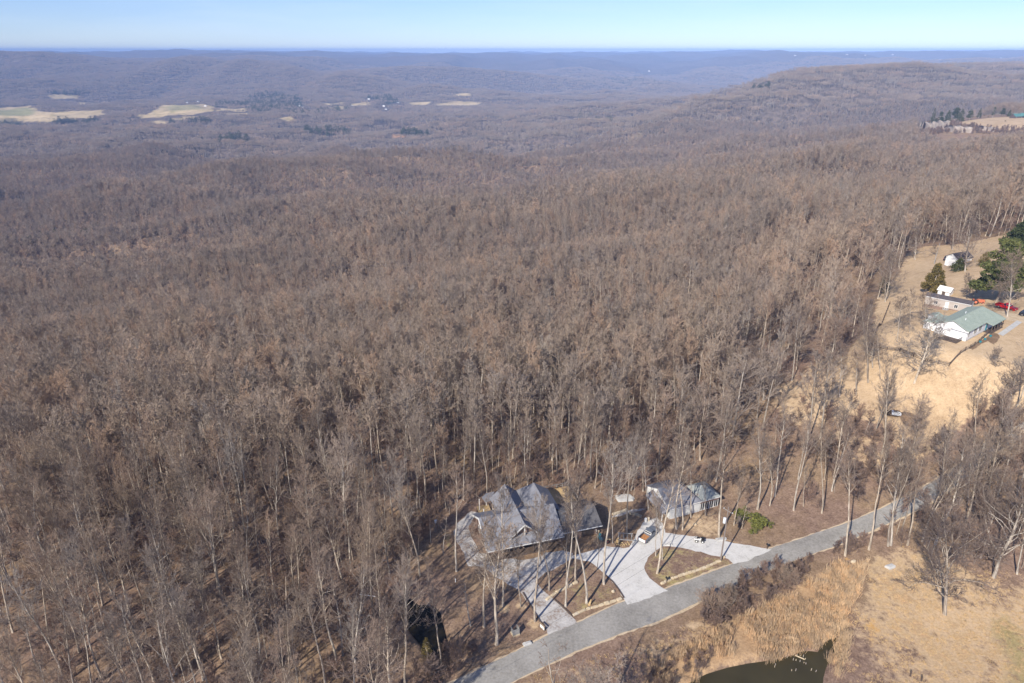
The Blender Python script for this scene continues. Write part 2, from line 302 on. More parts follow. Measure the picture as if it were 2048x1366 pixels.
# far hills: forest canopy seen from afar
m = bpy.data.materials.new('hills'); nt, N, L, B = nodes_of(m)
at = nt.nodes.new('ShaderNodeAttribute'); at.attribute_name = 'zone'
sp = nt.nodes.new('ShaderNodeSeparateColor'); L.new(at.outputs['Color'], sp.inputs[0])
g = nt.nodes.new('ShaderNodeNewGeometry')
n1 = noise(nt, .06, 4, .7, coord='World'); n2 = noise(nt, .004, 4, .6, coord='World'); n3 = noise(nt, .012, 5, .7, coord='World')
c = ramp(nt, [(.3, (.075, .062, .055)), (.5, (.15, .12, .10)), (.7, (.24, .19, .155))], n1)
c = mixc(nt, mathn(nt, 'MULTIPLY', ramp(nt, [(.60, (0, 0, 0)), (.72, (1, 1, 1))], n3), .8), c, (.035, .05, .03))
c = mixc(nt, .5, c, ramp(nt, [(.3, (.72, .74, .76)), (.7, (1.15, 1.05, 1.0))], n2), 'MULTIPLY')
straw = ramp(nt, [(.35, (.36, .29, .14)), (.5, (.55, .42, .24)), (.7, (.60, .48, .30))], n3)
c = mixc(nt, sp.outputs[0], c, straw); c = mixc(nt, sp.outputs[1], c, (.30, .30, .13)); c = mixc(nt, sp.outputs[2], c, (.03, .045, .028)); c = mixc(nt, at.outputs['Alpha'], c, (.42, .24, .13))
L.new(c, B.inputs['Base Color']); B.inputs['Roughness'].default_value = 1; B.inputs['Specular IOR Level'].default_value = 0
bump(nt, B, n1, 1.0, 9.0); M['hills'] = m

# ------------------------------------------------------------------ mesh helpers
def tag(o, label=None, cat=None, group=None, kind=None):
    if label: o['label'] = label
    if cat: o['category'] = cat
    if group: o['group'] = group
    if kind: o['kind'] = kind
    return o
def empty(name, loc, rz=0, label=None, cat=None, group=None, sc_=1):
    o = bpy.data.objects.new(name, None); col.objects.link(o); o.location = loc; o.rotation_euler = (0, 0, rz); o.scale = (sc_,)*3
    o.empty_display_size = .3
    return tag(o, label, cat, group)
def mesh_np(name, V, F, mat, smooth=False):
    """V (n,3); F (m,k) with constant k"""
    me = bpy.data.meshes.new(name); V = np.asarray(V, np.float32); F = np.asarray(F, np.int32)
    me.vertices.add(len(V)); me.vertices.foreach_set('co', V.ravel())
    k = F.shape[1]; me.loops.add(F.size); me.loops.foreach_set('vertex_index', F.ravel())
    me.polygons.add(len(F)); me.polygons.foreach_set('loop_start', np.arange(0, F.size, k, dtype=np.int32))
    me.update(calc_edges=True)
    if smooth: me.polygons.foreach_set('use_smooth', np.ones(len(F), bool))
    if mat: me.materials.append(mat)
    return me
def link(name, me, parent=None, loc=None):
    o = bpy.data.objects.new(name, me); col.objects.link(o)
    if parent is not None: o.parent = parent
    if loc is not None: o.location = loc
    return o
class MB:
    def __init__(s): s.v = []; s.f = []
    def poly(s, pts):
        b = len(s.v); s.v += [tuple(p) for p in pts]; s.f.append(tuple(range(b, b+len(pts)))); return s
    def prism(s, bot, top):
        n = len(bot); b = len(s.v); s.v += [tuple(p) for p in bot]+[tuple(p) for p in top]
        s.f.append(tuple(range(b+n-1, b-1, -1))); s.f.append(tuple(range(b+n, b+2*n)))
        for i in range(n): j = (i+1) % n; s.f.append((b+i, b+j, b+n+j, b+n+i))
        return s
    def slab(s, pts, t):
        return s.prism([(x, y, z-t) for x, y, z in pts], pts)
    def box(s, x0, y0, z0, x1, y1, z1):
        return s.prism([(x0, y0, z0), (x1, y0, z0), (x1, y1, z0), (x0, y1, z0)], [(x0, y0, z1), (x1, y0, z1), (x1, y1, z1), (x0, y1, z1)])
    def bevbox(s, x0, y0, z0, x1, y1, z1, b):
        r = lambda e, z: [(x0+e, y0+e, z), (x1-e, y0+e, z), (x1-e, y1-e, z), (x0+e, y1-e, z)]
        s.prism(r(0, z0), r(0, z1-b)); return s.prism(r(.0, z1-b+.001), r(b, z1))
    def tube(s, pts, r, n=6):
        rs = r if isinstance(r, (list, tuple)) else [r]*len(pts)
        rings = []
        for i, p in enumerate(pts):
            a = Vector(pts[max(0, i-1)]); c = Vector(pts[min(len(pts)-1, i+1)]); d = (c-a).normalized()
            u = d.orthogonal().normalized() if abs(d.z) > .999 else d.cross(Vector((0, 0, 1))).normalized(); v = d.cross(u)
            b = len(s.v); rings.append(b)
            for k in range(n):
                t = 2*math.pi*k/n; q = Vector(p)+rs[i]*(u*math.cos(t)+v*math.sin(t)); s.v.append(tuple(q))
        for a, b in zip(rings, rings[1:]):
            for k in range(n): j = (k+1) % n; s.f.append((a+k, a+j, b+j, b+k))
        s.f.append(tuple(range(rings[0]+n-1, rings[0]-1, -1))); s.f.append(tuple(range(rings[-1], rings[-1]+n))); return s
    def build(s, name, mat, parent=None, smooth=False, loc=None):
        me = bpy.data.meshes.new(name); me.from_pydata(s.v, [], s.f); me.update()
        if smooth: me.polygons.foreach_set('use_smooth', np.ones(len(s.f), bool))
        me.materials.append(M[mat] if isinstance(mat, str) else mat)
        return link(name, me, parent, loc)
def struct(o, label=None, cat=None): return tag(o, label, cat, None, 'structure')

def sheet(name, poly, mat, lift, grid=1.5, jitter=.12, step=1.0):
    poly = np.asarray(poly); pts = []; r = np.random.default_rng(len(name))
    n = len(poly)
    for i in range(n):
        a = poly[i]; b = poly[(i+1) % n]; L_ = np.hypot(*(b-a)); k = max(1, int(L_/step))
        nrm = np.array([-(b-a)[1], (b-a)[0]])/(L_+1e-9)
        for j in range(k): pts.append(a+(b-a)*j/k+nrm*r.normal()*jitter)
    nb = len(pts); bp = np.array(pts)
    x0, y0 = bp.min(0); x1, y1 = bp.max(0)
    gx, gy = np.meshgrid(np.arange(x0, x1, grid), np.arange(y0, y1, grid)); gx = gx.ravel()+.01; gy = gy.ravel()+.013
    k = inpoly(gx, gy, bp) & (segdist(gx, gy, bp) > grid*.4)
    allp = [Vector(p) for p in bp]+[Vector(p) for p in np.stack([gx[k], gy[k]], 1)]
    vs, es, fs, *_ = geometry.delaunay_2d_cdt(allp, [], [list(range(nb))], 1, 1e-5)
    V = np.array([[v[0], v[1]] for v in vs]); z = H(V[:, 0], V[:, 1])+lift
    me = mesh_np(name, np.column_stack([V, z]), np.array([f for f in fs if len(f) == 3]), M[mat])
    # normals up
    return link(name, me)

# ------------------------------------------------------------------ ground sheet (near) and hills (far), one grid cut in two
NA_, NR = 820, 1150
ang = np.radians(np.linspace(-68, 68, NA_)); rad = np.concatenate([np.exp(np.linspace(math.log(40), math.log(1500), 620, endpoint=False)), np.exp(np.linspace(math.log(1500), math.log(27000), NR-620))])
RR, AA = np.meshgrid(rad, ang, indexing='ij'); GX = RR*np.sin(AA); GY = RR*np.cos(AA)-90
GZ = H(GX.ravel(), GY.ravel()).reshape(GX.shape)
zone = np.zeros((NR, NA_, 4), np.float32)
def paint(poly, ch, val=1.0, soft=2.0):
    poly = np.asarray(poly); x0, y0 = poly.min(0)-soft*3; x1, y1 = poly.max(0)+soft*3
    k = (GX > x0) & (GX < x1) & (GY > y0) & (GY < y1)
    if not k.any(): return
    x, y = GX[k], GY[k]; s = np.where(inpoly(x, y, poly), -1, 1)*segdist(x, y, poly)
    f = val*(1-sstep(-soft, soft, s)); zz = zone[k]; zz[:, ch] = np.maximum(zz[:, ch], f)
    if ch in (1, 2, 3): pass
    zone[k] = zz
# right-hand homestead lawns (straw coloured), lower field, verge
field_r = PP([(1640,770),(1700,700),(1748,640),(1762,590),(1800,545),(1815,505),(1850,492),(1925,488),(1960,480),(2010,470),(2120,455),(2200,500),(2300,700),(2200,860),(2060,830),(1960,812),(1930,850),(1880,900),(1840,925),(1790,900),(1760,850),(1700,830),(1650,800)])
paint(field_r, 0, 1, 3)
paint(PP([(1540,790),(1590,740),(1660,690),(1730,700),(1700,850),(1620,860),(1560,850)]), 0, .58, 5)
paint(PP([(1640,850),(1760,850),(1900,880),(1860,930),(1760,960),(1640,920)]), 0, .5, 5)
field_low = PP([(1700,1366),(1690,1250),(1730,1180),(1745,1120),(1800,1085),(1900,1120),(1960,1140),(2060,1150),(2150,1150),(2250,1450),(1690,1450)])
paint(field_low, 0, .54, 3); paint(field_low, 1, .31, 3); paint(field_low, 2, .36, 3)
paint(PP([(1810,1230),(1900,1190),(2060,1200),(2100,1260),(1960,1290),(1850,1270)]), 0, .75, 4)
paint(PP([(1960,1250),(1990,1215),(2030,1230),(2080,1290),(2120,1400),(1990,1400),(2000,1320)]), 1, .62, 5)
paint(PP([(1030,1366),(1180,1310),(1330,1262),(1400,1225),(1440,1250),(1400,1300),(1330,1366),(1300,1400),(1000,1400)]), 0, .42, 2)
paint(PP([(1290,1330),(1400,1265),(1500,1225),(1600,1170),(1680,1130),(1735,1120),(1720,1170),(1690,1240),(1660,1290),(1600,1305),(1500,1320),(1420,1345),(1370,1400),(1280,1400)]), 2, .8, 2)
paint(PP([(1725,1235),(1745,1228),(1760,1260),(1755,1310),(1745,1366),(1740,1400),(1705,1400),(1712,1330),(1722,1290)]), 3, .6, 3)
paint(PP([(1640,1140),(1690,1112),(1702,1118),(1670,1148)]), 3, .55, 2)
# lawns round the house
isl1 = PP([(590,750),(640,800),(795,935),(1105,840),(1060,765),(1000,700),(960,655),(900,610),(840,600),(760,620),(680,680)], **Z1)
isl2 = PP([(1345,515),(1270,570),(1230,640),(1260,710),(1330,760),(1375,785),(1500,735),(1650,680),(1770,630),(1740,595),(1600,560),(1450,525)], **Z1)
paint(isl1, 1, .38, 1); paint(isl2, 1, .5, 1); paint(isl2, 0, .45, 2)
paint(PP([(1350,430),(1350,370),(1560,320),(1680,290),(1700,440),(1800,500),(1650,470)], **Z1), 0, .5, 1.5)
paint(PP([(150,560),(80,500),(60,420),(10,470),(60,600)], **Z1), 1, .5, 1.5)
for (a, b, r_) in ((560, 990, 14), (380, 890, 16), (490, 880, 12)):
    c_ = np.array(P(880+a/3.012, 920+b/3.012)); paint(np.array([c_+[math.cos(t)*r_*.1, math.sin(t)*r_*.1] for t in np.linspace(0, 6.28, 9)]), 0, .8, .8)
paint(PP([(150,850),(180,800),(240,790),(270,900),(220,1010),(160,1000)], 4.267, 700, 1120), 0, .2, 1)
# bluff-top clearing and valley farmland
bluff_field = PP([(1868,253),(1882,250),(1900,247),(1930,242),(1960,238),(1990,235),(2048,233),(2100,233),(2100,254),(2048,254),(2030,257),(2010,261),(1985,257),(1960,252),(1900,247)])
paint(bluff_field, 0, .95, 8)
fields = [
 [(640,207),(690,204),(692,209),(650,211)], [(300,243),(345,243),(335,249),(302,249)], [(450,227),(500,225),(498,229),(455,230)], [(818,206),(862,203),(858,208),(822,210)], [(660,215),(690,212),(694,218),(664,219)], [(150,205),(215,203),(218,207),(155,209)],
 [(-60,212),(60,211),(75,221),(110,225),(205,221),(215,228),(150,239),(95,244),(-60,244)],
 [(92,191),(130,188),(157,192),(155,198),(110,199)],
 [(273,229),(320,211),(400,208),(430,213),(428,222),(400,226),(345,231),(300,236),(283,237)],
 [(340,239),(400,232),(412,234),(390,240)], [(436,216),(497,217),(492,223),(434,223)],
 [(698,208),(740,204),(742,211),(702,212)], [(868,208),(905,202),(965,205),(950,212),(880,212)], [(903,190),(940,187),(942,192),(910,194)],
 [(558,236),(580,233),(592,241),(565,242)], [(1250,271),(1285,269),(1278,276)], [(785,269),(812,268),(812,275),(786,275)],[(2,236),(60,230),(90,238),(60,243),(2,243)]]
FW = [PP(f) for f in fields]
for i, f in enumerate(FW): paint(f, 0 if i != 16 else 3, 1, 6)
paint(PP([(-60,216),(60,215),(70,226),(20,232),(-60,232)]), 1, .8, 20)
paint(PP([(330,214),(400,212),(405,220),(345,224)]), 1, .5, 20)
for e in ([(500,192),(560,186),(600,196),(605,218),(560,224),(500,226),(490,210)], [(735,196),(780,192),(800,204),(780,212)], [(-40,248),(40,246),(60,254),(-40,258)], [(430,206),(500,206),(500,214),(430,214)], [(0,238),(30,236),(30,243),(0,243)], [(1150,160),(1280,150),(1360,165),(1250,172)]):
    paint(PP(e), 2, .9, 25)
V = np.stack([GX, GY, GZ], -1).reshape(-1, 3)
idx = np.arange(NR*NA_).reshape(NR, NA_)
CUT = int(np.searchsorted(rad, 2300))
def grid_obj(name, r0, r1, mat):
    sub = idx[r0:r1+1]; a = sub[:-1, :-1].ravel(); b = sub[:-1, 1:].ravel(); c = sub[1:, 1:].ravel(); d = sub[1:, :-1].ravel()
    F = np.stack([a, d, c, b], 1)-sub[0, 0]
    # keep normals up
    me = mesh_np(name, V[sub.ravel()], F[:, ::-1] if False else F, M[mat], True)
    ca = me.color_attributes.new('zone', 'FLOAT_COLOR', 'POINT'); ca.data.foreach_set('color', zone.reshape(-1, 4)[sub.ravel()].ravel())
    return link(name, me)
struct(grid_obj('ground', 0, CUT, 'ground'), 'leaf-strewn and straw-coloured ground running from the pond down into the valley', 'ground')
struct(grid_obj('hills', CUT, NR-1, 'hills'), 'blue wooded hills and plateau rims reaching the horizon', 'hills')

# ------------------------------------------------------------------ road, drives, water
road_up = [(860,1400),(900,1366),(1000,1318),(1100,1268),(1153,1246),(1240,1205),(1330,1178),(1465,1128),(1535,1098),(1620,1070),(1700,1043),(1760,1018),(1830,983),(1885,952),(1930,920),(1975,882),(2048,840),(2120,805)]
road_lo = [(940,1400),(1020,1366),(1090,1332),(1150,1303),(1250,1264),(1310,1245),(1380,1212),(1440,1182),(1510,1152),(1590,1120),(1680,1088),(1770,1050),(1850,1012),(1905,975),(1950,942),(1995,905),(2060,862),(2130,825)]
def widen(a, b, k):
    a = np.array(a, float); b = np.array(b, float); d = b-a; L_ = np.hypot(d[:, 0], d[:, 1])[:, None]; return a-d/L_*k, b+d/L_*k
ru, rl = widen(PP(road_up), PP(road_lo), .45)
struct(sheet('verge', np.concatenate([ru, rl[::-1]]), 'shoulder', .014, 2, .12), 'narrow sandy edge along the road', 'verge')
struct(sheet('road', np.concatenate([PP(road_up), PP(road_lo)[::-1]]), 'road', .03, 2, .05), 'plain grey asphalt lane crossing from bottom centre to the right edge', 'road')
drvA = [(650,1055),(700,1040),(760,1015),(830,990),(795,940),(740,885),(690,840),(640,795),(600,765),(575,735),(600,710),(640,680),(700,650),(755,620),(790,590),(800,560),(740,545),(640,560),(560,600),(480,600),(420,590),(350,590),(300,570),(240,560),(205,500),(185,450),(175,400),(200,350),(235,318),(190,310),(140,345),(95,390),(78,430),(95,480),(130,540),(150,590),(170,640),(230,640),(290,670),(330,700),(400,745),(450,775),(500,810),(530,850),(560,910),(600,960),(635,1010)]
struct(sheet('driveway', PP(drvA, **Z1), 'gravel_leafy', .022, 1.5, .14), 'leaf-flecked gravel drive curling in front of and left of the grey house', 'driveway')
drvB = [(1125,868),(1200,850),(1290,815),(1375,787),(1330,760),(1262,712),(1228,645),(1265,572),(1345,517),(1450,527),(1600,562),(1738,597),(1772,630),(1850,605),(1995,540),(1900,520),(1800,507),(1650,477),(1500,458),(1362,438),(1345,400),(1335,365),(1290,350),(1225,375),(1190,425),(1160,490),(1140,530),(1000,520),(930,540),(880,555),(830,570),(800,575),(790,590),(840,600),(900,610),(960,655),(1003,700),(1063,763),(1108,835)]
struct(sheet('driveway', PP(drvB, **Z1), 'gravel', .034, 1.5, .1), 'white gravel drive with two mouths joining the road', 'driveway')
struct(sheet('flower_bed', PP([(300,560),(400,560),(500,545),(640,500),(800,480),(930,500),(900,545),(800,560),(740,545),(640,560),(560,600),(480,600),(420,590),(350,590)], **Z1), 'mulch', .018, 1.2, .2), 'brown mulch bed under the front eaves', 'flower bed')
struct(sheet('driveway', PP([(1970,628),(2000,622),(2060,634),(2120,640),(2120,655),(2060,648),(2010,640),(1975,636)]), 'shoulder', .03, 2, .05), 'grey drive ending by the porch of the green-roofed house', 'driveway')
struct(sheet('path', PP([(1995,668),(2006,672),(2044,645),(2034,641)]), 'concrete', .05, 1, .0), 'pale concrete walk crossing the straw lawn to the porch', 'path')
def water(name, poly, mat, lev, label):
    poly = np.array(poly); c = poly.mean(0); q = c+(poly-c)*1.04
    vs = [Vector(p) for p in q]; v2, _, fs, *_ = geometry.delaunay_2d_cdt(vs, [], [list(range(len(vs)))], 1, 1e-5)
    me = mesh_np(name, np.array([[v[0], v[1], lev] for v in v2]), np.array([f for f in fs if len(f) == 3]), M[mat])
    struct(link(name, me), label, 'pond')
water('pond', pond_big, 'pond_water', PONDS[0][1], 'olive brown pond among the reeds at the bottom edge')
water('pond', pond_dark, 'dark_water', PONDS[1][1], 'small black pond in the woods left of the driveway')

# ------------------------------------------------------------------ haze
def haze():
    b = MB(); b.box(-30000, -1500, -330, 30000, 29000, 140)
    o = b.build('haze', M['white_paint']); o.data.materials.clear()
    m = bpy.data.materials.new('haze'); m.use_nodes = True; nt = m.node_tree
    for n in list(nt.nodes): nt.nodes.remove(n)
    out = nt.nodes.new('ShaderNodeOutputMaterial'); v = nt.nodes.new('ShaderNodeVolumePrincipled')
    v.inputs['Color'].default_value = (.38, .57, 1.0, 1); v.inputs['Density'].default_value = HAZE; v.inputs['Anisotropy'].default_value = -0.3
    nt.links.new(v.outputs[0], out.inputs['Volume']); o.data.materials.append(m)
    tag(o, 'blue winter haze over the valley', 'haze', None, 'stuff')
HAZE = 0.74e-4
haze()

# ------------------------------------------------------------------ bare trees
def unit(v): return v/np.linalg.norm(v)
def rot_about(d, a, phi):
    o = np.cross(d, [0, 0, 1]) if abs(d[2]) < .95 else np.cross(d, [1, 0, 0]); o = unit(o); p = np.cross(d, o)
    return unit(d*math.cos(a)+(o*math.cos(phi)+p*math.sin(phi))*math.sin(a))
def grow(seed, hgt, form, lod):
    """returns trunk segments and twig segments: rows p0(3) p1(3) r0 r1 level"""
    r = np.random.default_rng(seed); S = []
    F = dict(forest=dict(f0=.42, kid=.34, ang=(24, 48), R=.0095, up=.20), open=dict(f0=.20, kid=.56, ang=(40, 74), R=.014, up=.08), tall=dict(f0=.62, kid=.24, ang=(22, 45), R=.0085, up=.20),
             fork=dict(f0=.38, kid=.40, ang=(20, 42), R=.012, up=.18), snag=dict(f0=.42, kid=.26, ang=(40, 80), R=.012, up=.03), shrub=dict(f0=.04, kid=.8, ang=(18, 55), R=.006, up=.05))[form]
    K = {0: dict(n=(11, 4, 3, 2, 1), k=(18, 6, 5, 4), th=.85), 1: dict(n=(6, 2, 2, 1), k=(15, 7, 7), th=1.6), 2: dict(n=(4, 1, 1, 1), k=(12, 6, 5), th=2.6)}[lod]
    if form == 'open' and lod == 0: K = dict(K); K['k'] = (26, 7, 6, 4)
    if form == 'snag': K = dict(K); K['k'] = tuple(max(2, int(a*.6)) for a in K['k'][:-1])+(2,)
    maxl = len(K['n'])-1
    def br(p, d, L_, rad_, lev, fstart):
        n = K['n'][lev]; pts = [p]; ds = []
        for i in range(n):
            wob = .05 if lev == 0 else .2
            if form in ('open', 'snag', 'fork') and lev: wob = .28
            d = unit(d+r.normal(size=3)*wob+np.array([0, 0, F['up'] if lev else .12])); ds.append(d)
            q = p+d*L_/n; t0 = rad_*(1-.86*i/n); t1 = rad_*(1-.86*(i+1)/n)
            if lev == 0 and i == 0: t0 = rad_*1.25
            S.append((*p, *q, t0, t1, lev)); p = q; pts.append(p)
        if lev >= maxl: return
        k = K['k'][lev]
        for j in range(k):
            f = fstart+(1-fstart)*((j+r.random()*.8)/k) if lev == 0 else .15+.85*((j+r.random())/k)
            f = min(f, .995); a = f*n; i = int(a); q = pts[i]+(pts[i+1]-pts[i])*(a-i)
            if lev == 0:
                rel = (f-fstart)/(1-fstart); shape = (1-.62*rel)*(.62+.38*min(1, rel*4)); l2 = L_*F['kid']*shape*r.uniform(.7, 1.15)
                an = math.radians(r.uniform(*F['ang'])*(1-.4*rel)); r2 = rad_*(1-.86*f)*.42
            else: l2 = L_*(.50 if lev == 1 else .55)*(1.1-.5*f)*r.uniform(.7, 1.2); an = math.radians(r.uniform(15, 44)); r2 = rad_*(1-.86*f)*.6
            br(q, rot_about(ds[i], an, r.random()*6.283 if lev else j*2.4+r.random()), l2, max(r2, .013*K['th']), lev+1, 0)
    br(np.array([0, 0, -.4 if lod < 2 else -2.]), unit(np.array([r.normal()*.02, r.normal()*.02, 1.])), hgt, hgt*F['R']*(1 if lod == 0 else 1.1), 0, F['f0'])
    return np.array(S)
def tubes(S, sides, name, mat, off=(0, 0, 0)):
    p0, p1, r0, r1 = S[:, :3], S[:, 3:6], S[:, 6], S[:, 7]; d = p1-p0; d /= np.linalg.norm(d, axis=1)[:, None]+1e-9
    a = np.where(np.abs(d[:, 2:3]) < .9, np.array([[0, 0, 1.]]), np.array([[1., 0, 0]])); u = np.cross(d, a); u /= np.linalg.norm(u, axis=1)[:, None]; v = np.cross(d, u)
    n = len(S); V = np.empty((n, 2, sides, 3))
    for k in range(sides):
        t = 2*math.pi*k/sides; e = u*math.cos(t)+v*math.sin(t); V[:, 0, k] = p0+e*r0[:, None]; V[:, 1, k] = p1+e*r1[:, None]
    b = (np.arange(n)*2*sides)[:, None]; F = []
    for k in range(sides): j = (k+1) % sides; F.append(b+np.array([[k, sides+k, sides+j, j]]))
    return V.reshape(-1, 3)+np.array(off), np.concatenate(F).reshape(-1, 4)
def tree_meshes(seed, hgt, form, tw=1.0):
    S = grow(seed, hgt, form, 0)
    k = S[:, 8] <= 1; A = S[k]; B_ = S[~k].copy(); B_[:, 6:8] = np.maximum(B_[:, 6:8], .0145)*tw
    k0 = A[:, 8] == 0
    V1, F1 = tubes(A[k0], 8, '', None); V2, F2 = tubes(A[~k0], 5, '', None)
    t = mesh_np('trunk', np.concatenate([V1, V2]), np.concatenate([F1, F2+len(V1)]), M['bark'], True)
    V, F = tubes(B_, 3, '', None); c = mesh_np('crown', V, F, M['twig'])
    return t, c
TREES = {}
for i in range(6): TREES['forest%d' % i] = (*tree_meshes(100+i, 25, 'forest'), 25)
for i in range(3): TREES['tall%d' % i] = (*tree_meshes(200+i, 27, 'tall'), 27)
for i in range(3): TREES['open%d' % i] = (*tree_meshes(300+i, 17, 'open', 1.1), 17)
for i in range(2): TREES['fork%d' % i] = (*tree_meshes(400+i, 21, 'fork', 1.05), 21)
for i in range(2): TREES['snag%d' % i] = (*tree_meshes(500+i, 20, 'snag', 1.2), 20)
for i in range(2): TREES['shrub%d' % i] = (*tree_meshes(600+i, 5, 'shrub', .9), 5)
def put_tree(key, x, y, h, rz=None, label='', cat='tree', group=None, tilt=0, name='bare_tree', thick=1.0):
    t, c, h0 = TREES[key]; s = h/h0
    e = bpy.data.objects.new(name, None); col.objects.link(e); e.location = (x, y, Hs(x, y)); e.rotation_euler = (0, tilt, 0)
    e.scale = (s*thick, s*thick, s); tag(e, label, cat, group)
    rz = random.random()*6.28 if rz is None else rz
    for me, nm in ((t, 'trunk'), (c, 'crown')):
        o = link(nm, me, e); o.rotation_euler = (0, 0, rz)
    return e
MAN = []   # positions of hand-placed trees
def tree_px(key, bx, by, tx, ty, label, cat='tree', group=None, thick=1.0, name='bare_tree', s=1, ox=0, oy=0, rz=None):
    bx, by, tx, ty = ox+bx/s, oy+by/s, ox+tx/s, oy+ty/s
    x, y = P(bx, by); z = Hs(x, y); lo, hi = 1., 60.
    for _ in range(30):
        mid = (lo+hi)/2
        if proj(x, y, z+mid)[1] > ty: lo = mid
        else: hi = mid
    h = lo; q = proj(x, y, z+h); d = y*math.cos(PITCH)-(z+h-HC)*math.sin(PITCH); lean = (tx-q[0])*d/FPX
    MAN.append((x, y)); return put_tree(key, x, y, h, rz, label, cat, group, math.atan2(lean, h)*.9, name, thick)

# ------------------------------------------------------------------ hand-placed trees (pixels of the photograph give the spot on the ground)
G_YARD = 'bare trees standing in the yard and along its drives'
def y1(key, bx, by, tx, ty, label, **k): return tree_px(key, bx, by, tx, ty, label, group=k.pop('group', G_YARD), **Z1, **k)
y1('tall0', 100, 670, 55, 60, 'slim pale tree left of the house where the curled drive narrows')
y1('snag0', 185, 1000, 125, 690, 'short crooked tree with a kinked trunk in the clearing beside the dark pond')
y1('forest0', 265, 1005, 235, 380, 'slender grey tree right beside the crooked short one')
y1('fork0', 340, 1110, 285, 420, 'thick curved-trunk tree standing alone left of the grey trash bin', thick=1.1)
y1('tall1', 378, 880, 365, 180, 'straight tree on the brown grass left of the front drive mouth')
y1('forest1', 487, 885, 478, 480, 'thin dark tree at the left edge of the gravel drive')
y1('tall2', 572, 972, 535, 280, 'pale straight tree by the leaning white board at the left drive mouth')
y1('forest2', 608, 620, 612, 290, 'slim tree rising from the gravel in front of the gable')
y1('forest3', 655, 785, 645, 280, 'tree at the left corner of the wooded island between the drives')
y1('tall0', 757, 882, 765, 200, 'straight pale tree at the roadside stone edging, left one on the island')
y1('forest4', 770, 770, 772, 330, 'thin tree half hidden behind the pale island tree')
y1('tall1', 815, 722, 826, 60, 'tall tree in the middle of the wooded island')
y1('tall2', 883, 862, 868, 190, 'thick pale tree with a stump beside it on the wooded island', thick=1.15)
y1('tall0', 987, 747, 985, -60, 'straight tree at the right tip of the wooded island by the white drive', rz=2)
y1('forest5', 945, 665, 948, 420, 'very thin sapling at the edge of the white drive', thick=.8)
y1('tall1', 1123, 455, 1122, -130, 'tall trunk rising over the timber-framed bed beside the pickup', rz=1)
y1('forest0', 1040, 500, 1040, 210, 'thin tree left of the timber-framed bed')
y1('tall1', 1308, 682, 1370, 40, 'thick trunk leaning right on the grass island by the road', thick=1.1)
y1('forest5', 1300, 577, 1306, 210, 'thin sapling behind the leaning trunk, on its left', thick=.8)
y1('forest3', 1338, 602, 1345, 230, 'thin sapling touching the leaning trunk, on its right', thick=.8)
y1('forest2', 1425, 415, 1412, -130, 'slender tree in front of the pale grey garage wall')
y1('tall2', 1460, 420, 1478, -90, 'double trunk at the middle of the garage wall')
y1('tall0', 1510, 345, 1512, -60, 'trunk close against the right part of the garage wall', rz=4)
y1('forest4', 1598, 335, 1600, 30, 'thin tree before the garage glass doors')
y1('tall1', 1680, 465, 1698, -120, 'thickest pale trunk beside the utility pole', thick=1.25)
y1('forest1', 1770, 395, 1800, 60, 'tree standing left of the green bushes')
y1('snag1', 1818, 412, 1850, 240, 'small leaning tree among the green bushes')
y1('tall2', 1915, 300, 1945, -170, 'tall tree on the leaf-covered bank right of the green bushes')
y1('forest3', 1985, 275, 2010, -110, 'tall tree second to the right behind the bushes on the bank')
y1('snag0', 20, 560, 10, 330, 'short broken tree behind the end of the curled drive')
y1('forest3', 1255, 300, 1258, -60, 'tall slim tree just left of the garage porch')
y1('forest1', 680, 120, 676, -170, 'slim tree behind the back deck of the house', thick=.9)
y1('forest5', 1020, 230, 1022, 90, 'pale short trunk behind the right wing of the house')
G_ROAD = 'bare trees along the road'
def y6(key, bx, by, tx, ty, label, **k): return tree_px(key, bx, by, tx, ty, label, group=k.pop('group', G_ROAD), **Z6, **k)
y6('tall0', 820, 692, 872, 170, 'tallest pale roadside tree, nearest of the row between road and field', thick=1.15)
y6('tall1', 945, 660, 1010, 90, 'second pale tree of the roadside row, counted from the left')
y6('forest2', 1048, 640, 1110, 130, 'third roadside tree, close beside its twin')
y6('forest4', 1062, 636, 1150, 60, 'leaning twin of the third roadside tree')
y6('forest5', 1150, 636, 1212, 150, 'thin last tree of the roadside row')
y6('open0', 1348, 1002, 1345, 450, 'big solitary spreading tree on the lower field', rz=.4)
y6('open1', 1606, 805, 1660, 250, 'white-limbed spreading tree at the right edge by the field')
y6('forest0', 1730, 790, 1740, 380, 'thin tree at the far right edge of the lower field')
y6('tall2', 697, 467, 748, 20, 'curved pale trunk on the leafy bank across the road')
y6('tall0', 548, 452, 600, -20, 'dark-striped tall tree on the leafy bank left of the curved trunk')
y6('forest1', 357, 447, 402, 10, 'straight slim tree on the bank above the green bushes')
y6('tall1', 447, 378, 492, -60, 'tall tree at the woods edge above the leafy bank')
y6('forest3', 750, 350, 800, -30, 'slim tree behind the curved pale trunk')
y6('fork0', 1330, 380, 1330, 20, 'forked dark tree beside the road bend')
y6('fork1', 1470, 380, 1500, 40, 'forked tree right of the road bend')
y6('open2', 1570, 420, 1640, 60, 'spreading dark tree between road bend and right edge')
y6('forest5', 600, 430, 610, 190, 'low thin sapling on the leafy bank', thick=.8)
G_FARM = 'bare trees round the green-roofed homestead'
def y4(key, bx, by, tx, ty, label, **k): return tree_px(key, bx, by, tx, ty, label, group=k.pop('group', G_FARM), **Z4, **k)
y4('open1', 352, 1052, 385, 730, 'wide spreading oak on the straw lawn below the green-roofed house', rz=2.2, thick=1.2)
y4('fork0', 100, 1052, 88, 640, 'tall trunk at the left edge of the straw lawn')
y4('snag1', 165, 1032, 150, 770, 'dark crooked tree next to the tall trunk on the straw lawn')
